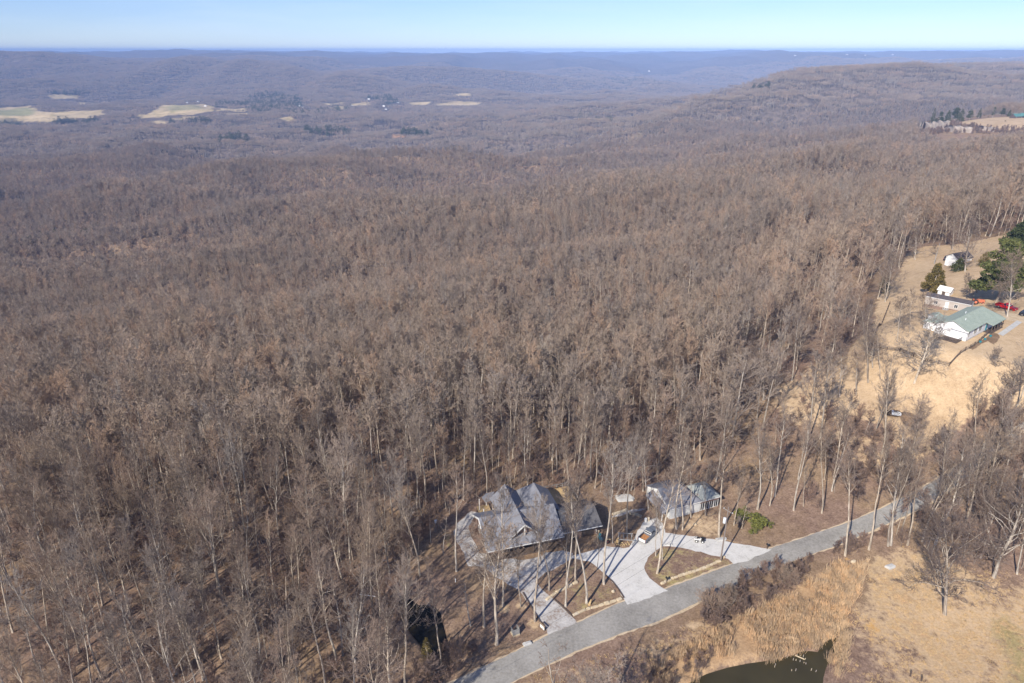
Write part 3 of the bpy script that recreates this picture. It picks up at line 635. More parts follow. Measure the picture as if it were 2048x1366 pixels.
y4('fork1', 325, 778, 335, 560, 'grey tree in the fenced yard left of the white house')
y4('open0', 192, 612, 225, 350, 'light grey tree at the woods edge above the fenced yard')
y4('snag0', 258, 822, 285, 610, 'leaning dead trunk in the fenced yard')
y4('open2', 522, 292, 545, 60, 'grey spreading tree at the top of the straw clearing')
y4('open0', 628, 445, 640, 190, 'big fan-shaped grey tree beside the white barn')
y4('shrub0', 655, 592, 655, 480, 'small bare yard tree above the mobile home')
y4('shrub1', 797, 967, 800, 875, 'tiny bare tree alone on the straw lawn')
y4('open1', 858, 692, 880, 380, 'bare tree standing beside the red pickup')
y4('shrub0', 470, 355, 470, 300, 'little bare tree next to the white pole')
G_EDGE = 'bare trees at the edge of the straw lawn'
def y7(key, bx, by, tx, ty, label, **k): return tree_px(key, bx, by, tx, ty, label, group=k.pop('group', G_EDGE), s=4.197, ox=1560, oy=640, **k)
y7('open2', 138, 415, 135, 100, 'symmetrical grey tree at the woods edge left of the straw lawn')
y7('snag1', 130, 590, 300, 370, 'strongly bent dark tree at the left of the straw lawn', rz=0)
y7('fork0', 500, 640, 500, 200, 'dark forked tree on the left part of the straw lawn')
for i, (bx, by, tx, ty) in enumerate([(10,1100,40,640),(150,1340,200,880),(370,1340,430,900),(450,1340,510,640),(620,1340,640,1130),(850,1300,880,1040),(1000,1340,1020,1090),(1050,1300,1090,1000),(1360,1340,1390,800),(1600,1340,1600,900),(1780,1250,1790,930),(1920,1150,1960,900),(1130,1000,1160,640),(1640,1000,1680,480)]):
    y7(['tall0', 'forest1', 'tall2', 'forest4', 'snag0', 'forest0', 'forest3'][i % 7], bx, by, tx, ty, 'slender bare tree in the thin strip between the straw lawn and the road', group='thin strip of trees between straw lawn and road', thick=.9)
def yf(key, bx, by, tx, ty, label, **k): return tree_px(key, bx, by, tx, ty, label, **k)
yf('open0', 1527, 800, 1517, 690, 'white-limbed dead-looking tree at the edge of the woods above the garage', group=G_EDGE, rz=1, thick=1.3)
yf('fork1', 1348, 820, 1352, 700, 'pale forked tree deep behind the garage', group=G_EDGE)
yf('snag0', 1155, 1575, 1135, 1290, 'leafless pale treetop reaching up at the bottom edge over the road')
yf('open1', 1205, 1500, 1175, 1340, 'low bare tree whose top just shows at the bottom edge', rz=1.5)
G_LEFT = 'pale trees standing out in the woods at the lower left'
for key, bx, by, tx, ty, lb in (('tall0',860,915,770,640,'long pale trunk leaning left in the lower left woods'),('snag1',1215,945,1185,740,'dead-looking crooked tree at the bottom of the lower left woods'),('fork0',1010,950,960,640,'slender white-barked tree left of the crooked dead one'),
    ('snag0',700,1050,620,690,'many-branched grey snag at the bottom edge left of centre'),('fork1',1578,660,1450,290,'silver tree with a fan crown at the edge of the clearing'),('tall1',1130,750,1050,400,'straight grey trunk in the middle of the lower left woods'),
    ('tall2',240,905,100,480,'dark tall tree with a bare trunk near the left edge'),('forest2',1910,572,1830,160,'pale trunk at the border of the leafy clearing'),('forest4',1845,890,1820,450,'trunk rising beside the black pond'),('open2',610,430,580,180,'round-crowned grey tree in the lower left woods'),
    ('tall0',600,600,520,300,'slim trunk below the round-crowned grey tree'),('snag1',1325,950,1290,560,'dark-trunked tree right of the crooked dead one')):
    tree_px(key, bx, by, tx, ty, lb, group=G_LEFT, s=2.2756, ox=0, oy=900)

for i, (key, bx, by, ty, lb) in enumerate((('fork0',1733,668,600,'grey tree at the upper left corner of the fenced yard'),('open1',1745,735,655,'dense twiggy tree left of the fenced yard fence line'),('open2',1795,668,600,'broad grey tree inside the fenced yard near the mobile home'),('fork1',1770,600,530,'tree at the woods edge left of the cedar'),
    ('open0',1850,650,590,'bare tree between the mobile home and the white gable end'),('fork0',1712,790,700,'tree on the brown grass left of the bent dark tree'),('open2',1830,520,455,'tree at the left end of the far straw clearing'),('fork1',1905,500,430,'tree at the back of the far straw clearing'),('open1',1655,745,650,'wide tree at the ragged woods edge left of the lawn'),
    ('open0',1600,700,610,'spreading pale tree in the ragged woods edge'),('fork0',1690,640,560,'tall fork in the ragged woods edge above the lawn'),('open2',1960,470,400,'bare tree behind the big green pine'),('fork1',1660,700,600,'tree leaning over the ragged woods edge'))):
    tree_px(key, bx, by, bx+[4, -5, 3, 0][i % 4], ty, lb, group=G_FARM, thick=1.1)
for bx, by, ty in ((1975,905,820),(2010,880,800),(1950,975,885),(2005,960,850),(2036,925,820)):
    tree_px(['tall0', 'forest1', 'fork1', 'tall2'][bx % 4], bx, by, bx+8, ty, 'bare tree crowding the far end of the road at the right edge', group='trees crowding the far end of the road')
# ------------------------------------------------------------------ where the woods grow
CLEAR = [PP([(800,1150),(850,1110),(895,1060),(912,1030),(930,1012),(985,1003),(1100,1000),(1210,1004),(1290,1000),(1330,985),(1450,985),(1490,1010),(1560,1025),(1660,1018),(1740,1005),(1830,965),(1890,938),(1915,945),(1925,965),(1900,1020),(1760,1080),(1820,1100),(1870,1120),(2000,1140),(2150,1140),(2500,2300),(700,2300),(860,1500),(905,1360),(930,1330),(850,1330),(830,1290),(780,1190)]),
         field_r, bluff_field, PP([(1828,250),(1870,246),(2060,250),(2060,263),(1960,264),(1900,266),(1832,263)])]+FW
THIN = [(PP([(1460,760),(1540,660),(1640,590),(1740,540),(1800,500),(1765,640),(1700,760),(1600,860),(1500,850)]), .42), (PP([(1440,960),(1480,800),(1600,760),(1760,850),(1960,840),(1990,870),(1850,960),(1740,1010),(1560,1020)]), .34), (PP([(740,1180),(800,1040),(900,1000),(960,950),(1300,940),(1300,900),(900,930),(700,1050)]), .75), (PP([(1500,1000),(1480,940),(1750,900),(1740,1000),(1560,1020)]), .55)]
vh = [(738,199,'siding_white'),(796,206,'white_paint'),(397,204,'white_paint'),(411,213,'white_paint'),(598,212,'white_paint'),(606,215,'siding_white'),(768,213,'white_paint'),(772,219,'siding_white'),(787,203,'siding_white'),(704,213,'siding_tan'),(905,212,'white_paint'),(120,241,'siding_grey'),(444,281,'white_paint'),(457,283,'siding_tan'),(468,284,'siding_white'),(1298,143,'white_paint'),(1694,110,'white_paint'),(1730,111,'white_paint'),(1785,110,'white_paint'),(1880,119,'white_paint'),(2002,117,'white_paint'),(1590,112,'siding_white'),(375,206,'siding_white')]
VHP = [P(a, b) for a, b, _ in vh]
DARKP = pond_dark; CLEAR.append(PP([(a, b-4) for a, b in road_up]+[(a, b+4) for a, b in road_lo[::-1]]))
def visible(x, y, z, m=70):
    zz = z-HC; d = y*math.cos(PITCH)-zz*math.sin(PITCH); v = y*math.sin(PITCH)+zz*math.cos(PITCH)
    px = 1024+FPX*x/d; py = 683-FPX*v/d; return (px > -m) & (px < 2048+m) & (py < 1366+m*2) & (d > 20), px, py, d
def field_pts(y0, y1_, s, seed, keep=.9):
    r = np.random.default_rng(seed); X = y1_*.86+70
    gx, gy = np.meshgrid(np.arange(-X, X, s), np.arange(y0, y1_, s)); x = gx.ravel()+r.uniform(-.5, .5, gx.size)*s; y = gy.ravel()+r.uniform(-.5, .5, gx.size)*s
    k = np.abs(x) < y*.86+60; x, y = x[k], y[k]; z = H(x, y); k, px, py, d = visible(x, y, z+10); x, y, z = x[k], y[k], z[k]
    pr = np.full(x.shape, keep)*np.clip(.85+1.5*(vnoise(x/45+11, y/45)-.35), .45, 1)
    for c in CLEAR: pr[inpoly(x, y, c)] *= (.05 if (len(c) > 2 and c[:, 1].min() > 2000) else 0)
    if y1_ > 2300:
        for hx, hy in VHP:
            for dd in (0, 60, 120): pr[np.hypot(x*(1+dd/np.maximum(y, 1))-hx, y+dd-hy) < 42] = 0
    for c in CLEAR[3:-1]+[CLEAR[2]]:
        for dd in (60, 120): pr[(y > 1000) & inpoly(x*(1+dd/np.maximum(y, 1)), y+dd, c)] = 0
    for c, f in THIN: pr[inpoly(x, y, c)] *= f
    pr[inpoly(x, y, DARKP)] = 0
    k = r.random(len(x)) < pr; return x[k], y[k], z[k]
x, y, z = field_pts(66, 330, 5.6, 1)
mx = np.array(MAN); dm = np.min(np.hypot(x[:, None]-mx[None, :, 0], y[:, None]-mx[None, :, 1]), axis=1); k = dm > 3.0; x, y, z = x[k], y[k], z[k]
dpt = y*math.cos(PITCH)-(z-HC)*math.sin(PITCH); _, px_, py_, _ = visible(x, y, z+10); inside = (px_ > -40) & (px_ < 2088) & (py_ < 1640)
order = np.argsort(np.where(inside, dpt, 1e6)); NIND = 300-len(MAN)
print('hand placed', len(MAN), 'near candidates', len(x))
hr = np.random.default_rng(5)
for i in order[:NIND]:
    q = hr.random(); key = ('forest%d' % hr.integers(6)) if q < .62 else ('tall%d' % hr.integers(3)) if q < .78 else ('fork%d' % hr.integers(2)) if q < .93 else 'open%d' % hr.integers(3)
    h = hr.uniform(15, 25) if key[0] != 'o' else hr.uniform(13, 18)
    px0, py0 = proj(x[i], y[i], z[i])
    if px0 < 940: lb, gp = 'bare brownish-grey tree crowded in the dense woods left of the grey-roofed house', 'dense woods left of the grey-roofed house'
    elif px0 < 1470: lb, gp = 'bare brownish-grey tree in the woods behind the house and garage', 'woods behind the house and garage'
    elif py0 < 930 or px0 < 1800: lb, gp = 'bare tree on the slope above the road, right of the garage', 'woods above the road right of the garage'
    else: lb, gp = 'bare tree in the thicket at the right edge by the road bend', 'thicket at the right edge by the road bend'
    e = put_tree(key, x[i], y[i], h, None, lb, 'tree', gp, hr.normal()*.03, thick=hr.uniform(.85, 1.1))
rest = order[NIND:]

# ------------------------------------------------------------------ stuff: instanced woods, brush, reeds
def scatter(name, X, Y, Z, scl, rot, protos, label, cat, zs=None, group=None):
    n = len(X); me = bpy.data.meshes.new(name); me.vertices.add(n); me.vertices.foreach_set('co', np.stack([X, Y, Z], 1).astype(np.float32).ravel())
    for nm, tp, a in (('scl', 'FLOAT', scl), ('rot', 'FLOAT', rot), ('zs', 'FLOAT', zs if zs is not None else scl), ('idx', 'INT', np.random.default_rng(n).integers(0, len(protos), n))):
        at_ = me.attributes.new(nm, tp, 'POINT'); at_.data.foreach_set('value', np.asarray(a, np.float32 if tp == 'FLOAT' else np.int32))
    cl = bpy.data.collections.new(name+'_kinds')
    for i, p in enumerate(protos): cl.objects.link(bpy.data.objects.new('%s_kind_%d' % (name, i), p))
    o = link(name, me); g = bpy.data.node_groups.new(name, 'GeometryNodeTree')
    g.interface.new_socket('Geometry', in_out='INPUT', socket_type='NodeSocketGeometry'); g.interface.new_socket('Geometry', in_out='OUTPUT', socket_type='NodeSocketGeometry')
    N = g.nodes; L = g.links; gi = N.new('NodeGroupInput'); go = N.new('NodeGroupOutput'); ip = N.new('GeometryNodeInstanceOnPoints'); ci = N.new('GeometryNodeCollectionInfo')
    ci.inputs['Collection'].default_value = cl; ci.inputs['Separate Children'].default_value = True; ci.inputs['Reset Children'].default_value = True
    def na(nm, tp):
        q = N.new('GeometryNodeInputNamedAttribute'); q.data_type = tp; q.inputs['Name'].default_value = nm; return q.outputs['Attribute']
    cr = N.new('ShaderNodeCombineXYZ'); L.new(na('rot', 'FLOAT'), cr.inputs[2]); cs = N.new('ShaderNodeCombineXYZ'); s_ = na('scl', 'FLOAT'); L.new(s_, cs.inputs[0]); L.new(s_, cs.inputs[1]); L.new(na('zs', 'FLOAT'), cs.inputs[2])
    L.new(gi.outputs[0], ip.inputs['Points']); L.new(ci.outputs[0], ip.inputs['Instance']); ip.inputs['Pick Instance'].default_value = True
    L.new(na('idx', 'INT'), ip.inputs['Instance Index']); L.new(cr.outputs[0], ip.inputs['Rotation']); L.new(cs.outputs[0], ip.inputs['Scale']); L.new(ip.outputs[0], go.inputs[0])
    md = o.modifiers.new('scatter', 'NODES'); md.node_group = g
    return tag(o, label, cat, group, 'stuff')
def lod_mesh(seed, hgt, form, lod, rmin, far=False, cut=1):
    S = grow(seed, hgt, form, lod); k = S[:, 8] <= cut-1
    A, B_ = S[k], S[~k].copy(); B_[:, 6:8] = np.maximum(B_[:, 6:8], rmin)
    V1, F1 = tubes(A, 4 if lod else 5, '', None); V2, F2 = tubes(B_, 3, '', None)
    me = mesh_np('tree_kind', np.concatenate([V1, V2]), np.concatenate([F1, F2+len(V1)]), M['bark']); me.materials.append(M['twig_far' if (far or lod == 1) else 'twig'])
    me.polygons.foreach_set('material_index', np.concatenate([np.zeros(len(F1), np.int32), np.ones(len(F2), np.int32)])); return me
L1 = [lod_mesh(700+i, 24, f, 1, .034) for i, f in enumerate(['forest']*5+['fork', 'tall', 'open'])]
L2 = [lod_mesh(800+i, 24, f, 2, .075, True) for i, f in enumerate(['forest']*4+['fork', 'forest'])]
r = np.random.default_rng(12)
xx, yy, zz = field_pts(330, 620, 5.8, 2)
X = np.concatenate([x[rest], xx]); Y = np.concatenate([y[rest], yy]); Z = np.concatenate([z[rest], zz]); k = visible(X, Y, Z+12, 90)[0]; X, Y, Z = X[k], Y[k], Z[k]
h = r.uniform(.62, 1.0, len(X)); print('lod1', len(X))
scatter('hardwood_forest', X, Y, Z-.3, h*r.uniform(.9, 1.15, len(X)), r.random(len(X))*6.28, L1, 'endless leafless grey-brown forest covering the slope beyond the house', 'forest', h)
X, Y, Z = field_pts(620, 1150, 6.2, 3); h = r.uniform(.62, 1.05, len(X)); print('lod2', len(X))
scatter('hardwood_forest', X, Y, Z-.3, h*r.uniform(.95, 1.25, len(X)), r.random(len(X))*6.28, L2, 'leafless forest on the middle slopes, where crowns merge into one grey-brown mass', 'forest', h)
X, Y, Z = field_pts(1150, 2300, 6.9, 4); h = r.uniform(.62, 1.05, len(X)); print('lod2b', len(X))
scatter('hardwood_forest', X, Y, Z-.3, h*r.uniform(1.2, 1.55, len(X)), r.random(len(X))*6.28, L2, 'leafless woods stepping down towards the valley farms', 'forest', h)
def cluster(seed, n=22, R=24, twig=.2):
    r = np.random.default_rng(seed); SS = []; TT_ = []
    for i in range(n):
        a, q = r.random()*6.28, R*math.sqrt(r.random()); c = np.array([math.cos(a)*q, math.sin(a)*q, 0]); h = r.uniform(13, 21); cr = r.uniform(3, 5)
        TT_.append([*(c-[0, 0, 8]), *(c+[0, 0, h*.8]), .28, .14, 0])
        for j in range(34):
            b = c+np.array([0, 0, h*r.uniform(.4, .8)]); e = np.array([r.normal(), r.normal(), r.uniform(-.1, 1.4)]); e = b+unit(e)*cr*r.uniform(.5, 1.2); b2 = b+(e-b)*.3
            SS.append([*b2, *e, twig, twig*.5, 1])
    V1, F1 = tubes(np.array(TT_), 3, '', None); V2, F2 = tubes(np.array(SS), 3, '', None)
    me = mesh_np('wood_kind', np.concatenate([V1, V2]), np.concatenate([F1, F2+len(V1)]), M['bark']); me.materials.append(M['twig_far'])
    me.polygons.foreach_set('material_index', np.concatenate([np.zeros(len(F1), np.int32), np.ones(len(F2), np.int32)])); return me
CL = [cluster(900+i) for i in range(5)]
X, Y, Z = field_pts(2300, 9500, 36, 6, .97); k = visible(X, Y, Z)[0]; X, Y, Z = X[k], Y[k], Z[k]; print('clusters', len(X))
scatter('hill_woods', X, Y, Z, r.uniform(.9, 1.25, len(X)), r.random(len(X))*6.28, CL, 'bare woods clothing the far blue hills and valley sides', 'woods', r.uniform(.8, 1.15, len(X)))
# undergrowth
UG = [lod_mesh(950+i, 5, 'shrub', 1, .014) for i in range(3)]+[lod_mesh(960+i, 11, 'tall', 2, .02) for i in range(3)]
for mm in UG: mm.materials[1] = M['brush']
X, Y, Z = field_pts(64, 520, 3.0, 8, .85); k = visible(X, Y, Z, 40)[0]; X, Y, Z = X[k], Y[k], Z[k]; print('undergrowth', len(X))
s_ = r.uniform(.5, 1.1, len(X)); scatter('undergrowth', X, Y, Z-.1, s_, r.random(len(X))*6.28, UG, 'thin saplings and brush between the forest trunks', 'undergrowth', s_*r.uniform(.8, 1.2, len(X)))
X, Y, Z = field_pts(520, 1250, 6.5, 9, .85); k = visible(X, Y, Z, 40)[0]; X, Y, Z = X[k], Y[k], Z[k]
s_ = r.uniform(.9, 1.8, len(X)); scatter('undergrowth', X, Y, Z-.1, s_*1.3, r.random(len(X))*6.28, [lod_mesh(985+i, 6, 'shrub', 2, .06, True) for i in range(3)], 'hazy understory of young bare trees on the middle slopes', 'undergrowth', s_)
def scatter_poly(name, poly, s, protos, lo, hi, label, cat, seed, keep=1., lift=-.05, patch=None):
    poly = np.asarray(poly); r = np.random.default_rng(seed); x0, y0 = poly.min(0); x1, y1_ = poly.max(0)
    gx, gy = np.meshgrid(np.arange(x0, x1, s), np.arange(y0, y1_, s)); X = gx.ravel()+r.uniform(-.6, .6, gx.size)*s; Y = gy.ravel()+r.uniform(-.6, .6, gx.size)*s
    k = inpoly(X, Y, poly) & (r.random(len(X)) < keep)
    if patch: k &= vnoise(X/patch[0]+seed, Y/patch[0]) > patch[1]
    for pd, _ in PONDS: k &= ~inpoly(X, Y, pd)
    X, Y = X[k], Y[k]; Z = H(X, Y)+lift; q = r.uniform(lo, hi, len(X))
    return scatter(name, X, Y, Z, q, r.random(len(X))*6.28, protos, label, cat, q*r.uniform(.8, 1.25, len(X)))
BR = [lod_mesh(970+i, 3.2, 'shrub', 1, .016) for i in range(4)]
for mm in BR: mm.materials[0] = M['brush']; mm.materials[1] = M['brush']
brushp = PP([(1400,1225),(1440,1190),(1500,1160),(1590,1128),(1690,1095),(1770,1062),(1800,1060),(1740,1090),(1690,1115),(1640,1135),(1600,1165),(1545,1200),(1470,1240),(1430,1262),(1405,1250)])
scatter_poly('roadside_brush', brushp, .95, BR, .28, 1.05, 'purplish-brown brush tangled along the lower road edge', 'brush', 21, .6, patch=(3.5, .3))
scatter_poly('pond_brush', PP([(1280,1400),(1300,1340),(1370,1290),(1440,1300),(1420,1330),(1370,1366),(1330,1400)]), 1.3, BR, .3, .7, 'low dark brush beside the left end of the pond', 'brush', 22, .6)
scatter_poly('bank_brush', PP([(850,1400),(860,1320),(900,1290),(960,1300),(940,1340),(890,1366),(860,1400)]), 1.1, BR, .3, .75, 'low brown brush on the bank below the black pond', 'brush', 23, .7)
scatter_poly('thicket', PP([(1800,1055),(1850,1030),(1930,980),(2000,930),(2100,890),(2150,1130),(2000,1130),(1900,1120)]), 1.7, BR, .5, 1.4, 'dark thicket of bare brush at the right edge under the trees', 'brush', 24, .4, patch=(6, .4))
scatter_poly('field_brush', PP([(1600,900),(1680,850),(1800,880),(1900,880),(1990,830),(2100,800),(2100,860),(1960,880),(1850,950),(1700,980)]), 2.4, BR, .5, 1.3, 'scattered brush between the straw lawn and the road', 'brush', 25, .5)
def reed_mesh(seed):
    r = np.random.default_rng(seed); S = []
    for i in range(34):
        a = r.normal(size=2)*.4; h = r.uniform(.9, 1.7); t = r.normal(size=2)*.18
        S.append([a[0], a[1], 0, a[0]+t[0]*.5, a[1]+t[1]*.5, h*.6, .022, .02, 0]); S.append([a[0]+t[0]*.5, a[1]+t[1]*.5, h*.6, a[0]+t[0], a[1]+t[1], h, .035, .012, 0])
    V, F = tubes(np.array(S), 3, '', None); return mesh_np('reed_kind', V, F, M['reed'])
RD = [reed_mesh(i) for i in range(3)]
scatter_poly('reeds', PP([(1300,1335),(1410,1275),(1500,1232),(1600,1175),(1690,1125),(1735,1120),(1722,1170),(1692,1235),(1700,1275),(1690,1320),(1670,1366),(1650,1366),(1655,1300),(1600,1330),(1500,1350),(1440,1366),(1375,1390),(1330,1400)]), .62, RD, .6, 1.25, 'golden dry reeds standing round the pond', 'reeds', 31, .88, patch=(4, .36))
def tuft(seed, mat):
    r = np.random.default_rng(seed); S = []
    for i in range(16):
        a = r.normal(size=2)*.3; t = r.normal(size=2)*.2; S.append([a[0], a[1], 0, a[0]+t[0], a[1]+t[1], r.uniform(.15, .4), .035, .01, 0])
    V, F = tubes(np.array(S), 3, '', None); return mesh_np('tuft_kind', V, F, M[mat])
M['tuft_straw'] = simple('tuft_straw', (.68, .49, .27), (.52, .37, .20), .4, .95, spec=.05)
M['tuft_leaf'] = simple('tuft_leaf', (.34, .22, .15), (.20, .13, .09), .4, .95, spec=.05)
TF = [tuft(i, 'tuft_straw') for i in range(3)]
scatter_poly('dry_grass', np.asarray(field_low), .9, TF, .5, 1.2, 'dry tufted grass on the lower field', 'grass', 32, .8, patch=(6, .28))
scatter_poly('dry_grass', PP([(1040,1366),(1180,1316),(1330,1266),(1400,1235),(1430,1255),(1380,1290),(1320,1340),(1270,1400),(1010,1400)]), 1.0, TF, .5, 1.1, 'dry grass on the verge between road and pond', 'grass', 33, .8)

# ------------------------------------------------------------------ evergreens
def needles(seed, h, rad_, form, n):
    """leaf-sized clumps spread through the crown: pine = irregular plates, cedar = dense cone, bush = low dome"""
    r = np.random.default_rng(seed); V = []; puffs = []
    if form == 'pine':
        for i in range(46):
            f = r.uniform(.24, 1); rr = rad_*(1.15-f*.75)*r.uniform(.25, 1.0); a = r.random()*6.28; puffs.append((math.cos(a)*rr, math.sin(a)*rr, h*f, rad_*r.uniform(.28, .5)*(1.25-f*.5)))
        puffs.append((0, 0, h*.93, rad_*.45))
    elif form == 'cedar':
        for i in range(120):
            f = r.uniform(.03, 1)**.9; rr = rad_*(1-f)**.6*r.uniform(.4, 1.0); a = r.random()*6.28; puffs.append((math.cos(a)*rr, math.sin(a)*rr, h*f*.97, rad_*.28*(1.2-f*.7)))
    else:
        for i in range(24):
            a = r.random()*6.28; rr = rad_*math.sqrt(r.random())*.85; puffs.append((math.cos(a)*rr, math.sin(a)*rr, h*r.uniform(.25, .75), rad_*r.uniform(.2, .4)))
    wts = np.array([p[3]**2 for p in puffs]); wts /= wts.sum(); ch = r.choice(len(puffs), n, p=wts); pf = np.array(puffs)[ch]
    d = r.normal(size=(n, 3)); d /= np.linalg.norm(d, axis=1)[:, None]; d[:, 2] *= .55 if form == 'pine' else .9
    c = pf[:, :3]+d*pf[:, 3:4]*r.uniform(.55, 1.05, (n, 1)); s = (rad_*.05 if form != 'bush' else rad_*.06)*r.uniform(.6, 1.5, (n, 1))
    u = r.normal(size=(n, 3)); u /= np.linalg.norm(u, axis=1)[:, None]; w_ = np.cross(u, r.normal(size=(n, 3))); w_ /= np.linalg.norm(w_, axis=1)[:, None]
    V = np.stack([c-u*s*1.6, c+w_*s*.6, c+u*s*1.6, c-w_*s*.6], 1).reshape(-1, 3); F = np.arange(n*4).reshape(n, 4); return V, F
def evergreen_mesh(seed, h, rad_, form, n, mat): V, F = needles(seed, h, rad_, form, n); return mesh_np('crown', V, F, M[mat])
def trunk_mesh(h, r0, seed=0):
    r = np.random.default_rng(seed); S = []; p = np.array([0, 0, -.3])
    for i in range(7): q = p+np.array([r.normal()*.08, r.normal()*.08, h/7]); S.append([*p, *q, r0*(1-.12*i), r0*(1-.12*(i+1)), 0]); p = q
    for i in range(10):
        z = h*r.uniform(.35, .95); a = r.random()*6.28; l_ = h*.22*(1.2-z/h); S.append([0, 0, z, math.cos(a)*l_, math.sin(a)*l_, z+l_*.25, r0*.28, r0*.1, 1])
    V, F = tubes(np.array(S), 6, '', None); return mesh_np('trunk', V, F, M['bark'], True)
def evergreen(form, bx, by, ty, rad_, n, mat, label, name='evergreen_tree', group=None, seed=1, s=1, ox=0, oy=0):
    x, y = P(ox+bx/s, oy+by/s); z = Hs(x, y); h = 2.
    while proj(x, y, z+h)[1] > oy+ty/s and h < 40: h += .25
    e = empty(name, (x, y, z), random.random()*6, label, 'bush' if form == 'bush' else 'tree', group)
    o_ = link('crown', evergreen_mesh(seed, h, rad_, form, n, mat), e); o_.rotation_euler = (0, 0, 0); link('trunk', trunk_mesh(h*(.9 if form != 'bush' else .5), h*.018+.03, seed), e); return e
G_EV = 'evergreens round the right-hand homestead'
evergreen('pine', 1585, 1120, 300, 6.4, 11000, 'needle_pine', 'large irregular green pine with a pale trunk behind the red pickup', 'pine_tree', G_EV, 3, s=6.83, ox=1760, oy=440)
evergreen('cedar', 710, 980, 590, 3.6, 7000, 'cedar', 'olive-brown conical cedar standing above the mobile home', 'cedar_tree', G_EV, 4, s=6.83, ox=1760, oy=440)
evergreen('cedar', 1060, 700, 520, 2.8, 2500, 'needle', 'low dark evergreen in front of the white barn', 'cedar_tree', G_EV, 5, s=6.83, ox=1760, oy=440)
evergreen('pine', 1960, 420, 40, 6.5, 8000, 'needle', 'dark pine cut off by the right edge above the big green pine', 'pine_tree', G_EV, 6, s=6.83, ox=1760, oy=440)
evergreen('cedar', 1410, 620, 440, 2.6, 1800, 'cedar', 'small brownish cedar pressed against the big green pine', 'cedar_tree', G_EV, 7, s=6.83, ox=1760, oy=440)
evergreen('pine', 590, 170, 90, 3.2, 1600, 'needle', 'dark green pine behind the grey spreading tree at the top of the clearing', 'pine_tree', G_EV, 8, **Z4)
evergreen('cedar', 180, 560, 440, 2.4, 1500, 'needle', 'dark narrow cedar at the woods edge above the fenced yard', 'cedar_tree', G_EV, 9, **Z4)
G_BU = 'green bushes on the leafy bank right of the garage'
evergreen('bush', 1585, 590, 400, 1.60, 1900, 'bush_green', 'tallest green bush, left of the group on the bank', 'bush', G_BU, 11, s=5.689, ox=1200, oy=940)
evergreen('bush', 1780, 650, 515, 2.00, 2200, 'bush_green', 'widest bright green bush in the middle of the group on the bank', 'bush', G_BU, 12, s=5.689, ox=1200, oy=940)
evergreen('bush', 1740, 735, 670, 0.96, 900, 'bush_green', 'small green bush nearest the road in the group on the bank', 'bush', G_BU, 13, s=5.689, ox=1200, oy=940)
evergreen('bush', 1930, 665, 610, 0.80, 700, 'bush_green', 'little green bush at the right end of the group on the bank', 'bush', G_BU, 14, s=5.689, ox=1200, oy=940)
evergreen('cedar', 855, 1315, 1275, 1.1, 1400, 'cedar', 'young yellow-green pine at the lower shore of the black pond', 'cedar_tree', None, 15)
evergreen('cedar', 882, 1305, 1293, .8, 500, 'cedar', 'tiny yellowish conifer right of the young pine by the black pond', 'cedar_tree', None, 16)
# evergreens on the bluff and in the valley
for i, (bx, by, ty, rd) in enumerate([(1863,243,214,7),(1878,238,222,7),(1893,236,218,9),(1908,233,214,10),(1920,232,216,8),(1938,231,218,7),(1957,229,214,5),(1880,243,232,6),(1870,246,234,6),(2004,227,214,6),(2018,227,218,5),(1985,228,212,4)]):
    by = float(np.interp(bx, [1863, 1882, 1900, 1930, 1960, 1990, 2020, 2048], [251, 249, 246, 241, 237, 234, 232, 231]))+(1 if i % 3 else -1)
    evergreen('pine' if i % 2 else 'cedar', bx, by, ty+2, rd*.9, 2600, 'needle', 'dark evergreen lining the back of the bluff-top clearing', 'evergreen_tree', 'evergreens behind the bluff-top clearing', 40+i)
EVK = [evergreen_mesh(60+i, 18, 5, 'pine' if i % 2 else 'cedar', 1000, 'needle') for i in range(3)]
ex, ey = [], []
er = np.random.default_rng(77)
for poly, n in (([(5,492),(40,486),(120,482),(150,470),(205,468),(210,478),(120,492),(60,500),(5,502)], 55), ([(500,192),(560,186),(600,196),(605,218),(560,224),(500,226),(490,210)], 420), ([(735,196),(780,192),(800,204),(780,212)], 90), ([(430,206),(500,206),(500,214),(430,214)], 90), ([(-40,247),(40,245),(60,252),(-40,257)], 60),
    ([(430,276),(480,272),(500,282),(440,288)], 60), ([(600,262),(700,266),(700,274),(620,272)], 60), ([(800,266),(860,270),(850,276),(800,272)], 30), ([(340,246),(420,240),(420,246),(345,250)], 30), ([(1160,232),(1230,240),(1220,248),(1160,240)], 30), ([(1500,178),(1540,176),(1540,182),(1505,184)], 20),([(1150,160),(1280,152),(1400,172),(1300,180)], 120),([(90,186),(170,184),(175,190),(100,190)],40),([(100,246),(190,240),(200,246),(120,250)],40),([(560,225),(700,216),(720,222),(600,236)],50)):
    W_ = PP(poly); x0, y0 = W_.min(0); x1, y1_ = W_.max(0); X = er.uniform(x0, x1, n*6); Y = er.uniform(y0, y1_, n*6); k = inpoly(X, Y, W_); ex += list(X[k][:n]); ey += list(Y[k][:n])
ex, ey = np.array(ex), np.array(ey); sc_e = er.uniform(.7, 1.2, len(ex))
scatter('evergreen_woods', ex, ey, H(ex, ey)-1, sc_e*np.where(ey > 1500, 2.3, 1.25), er.random(len(ex))*6, EVK, 'dark green evergreen patches scattered through the bare forest and round the farms', 'evergreens', sc_e*np.where(ey > 1500, 1.4, 1.05))

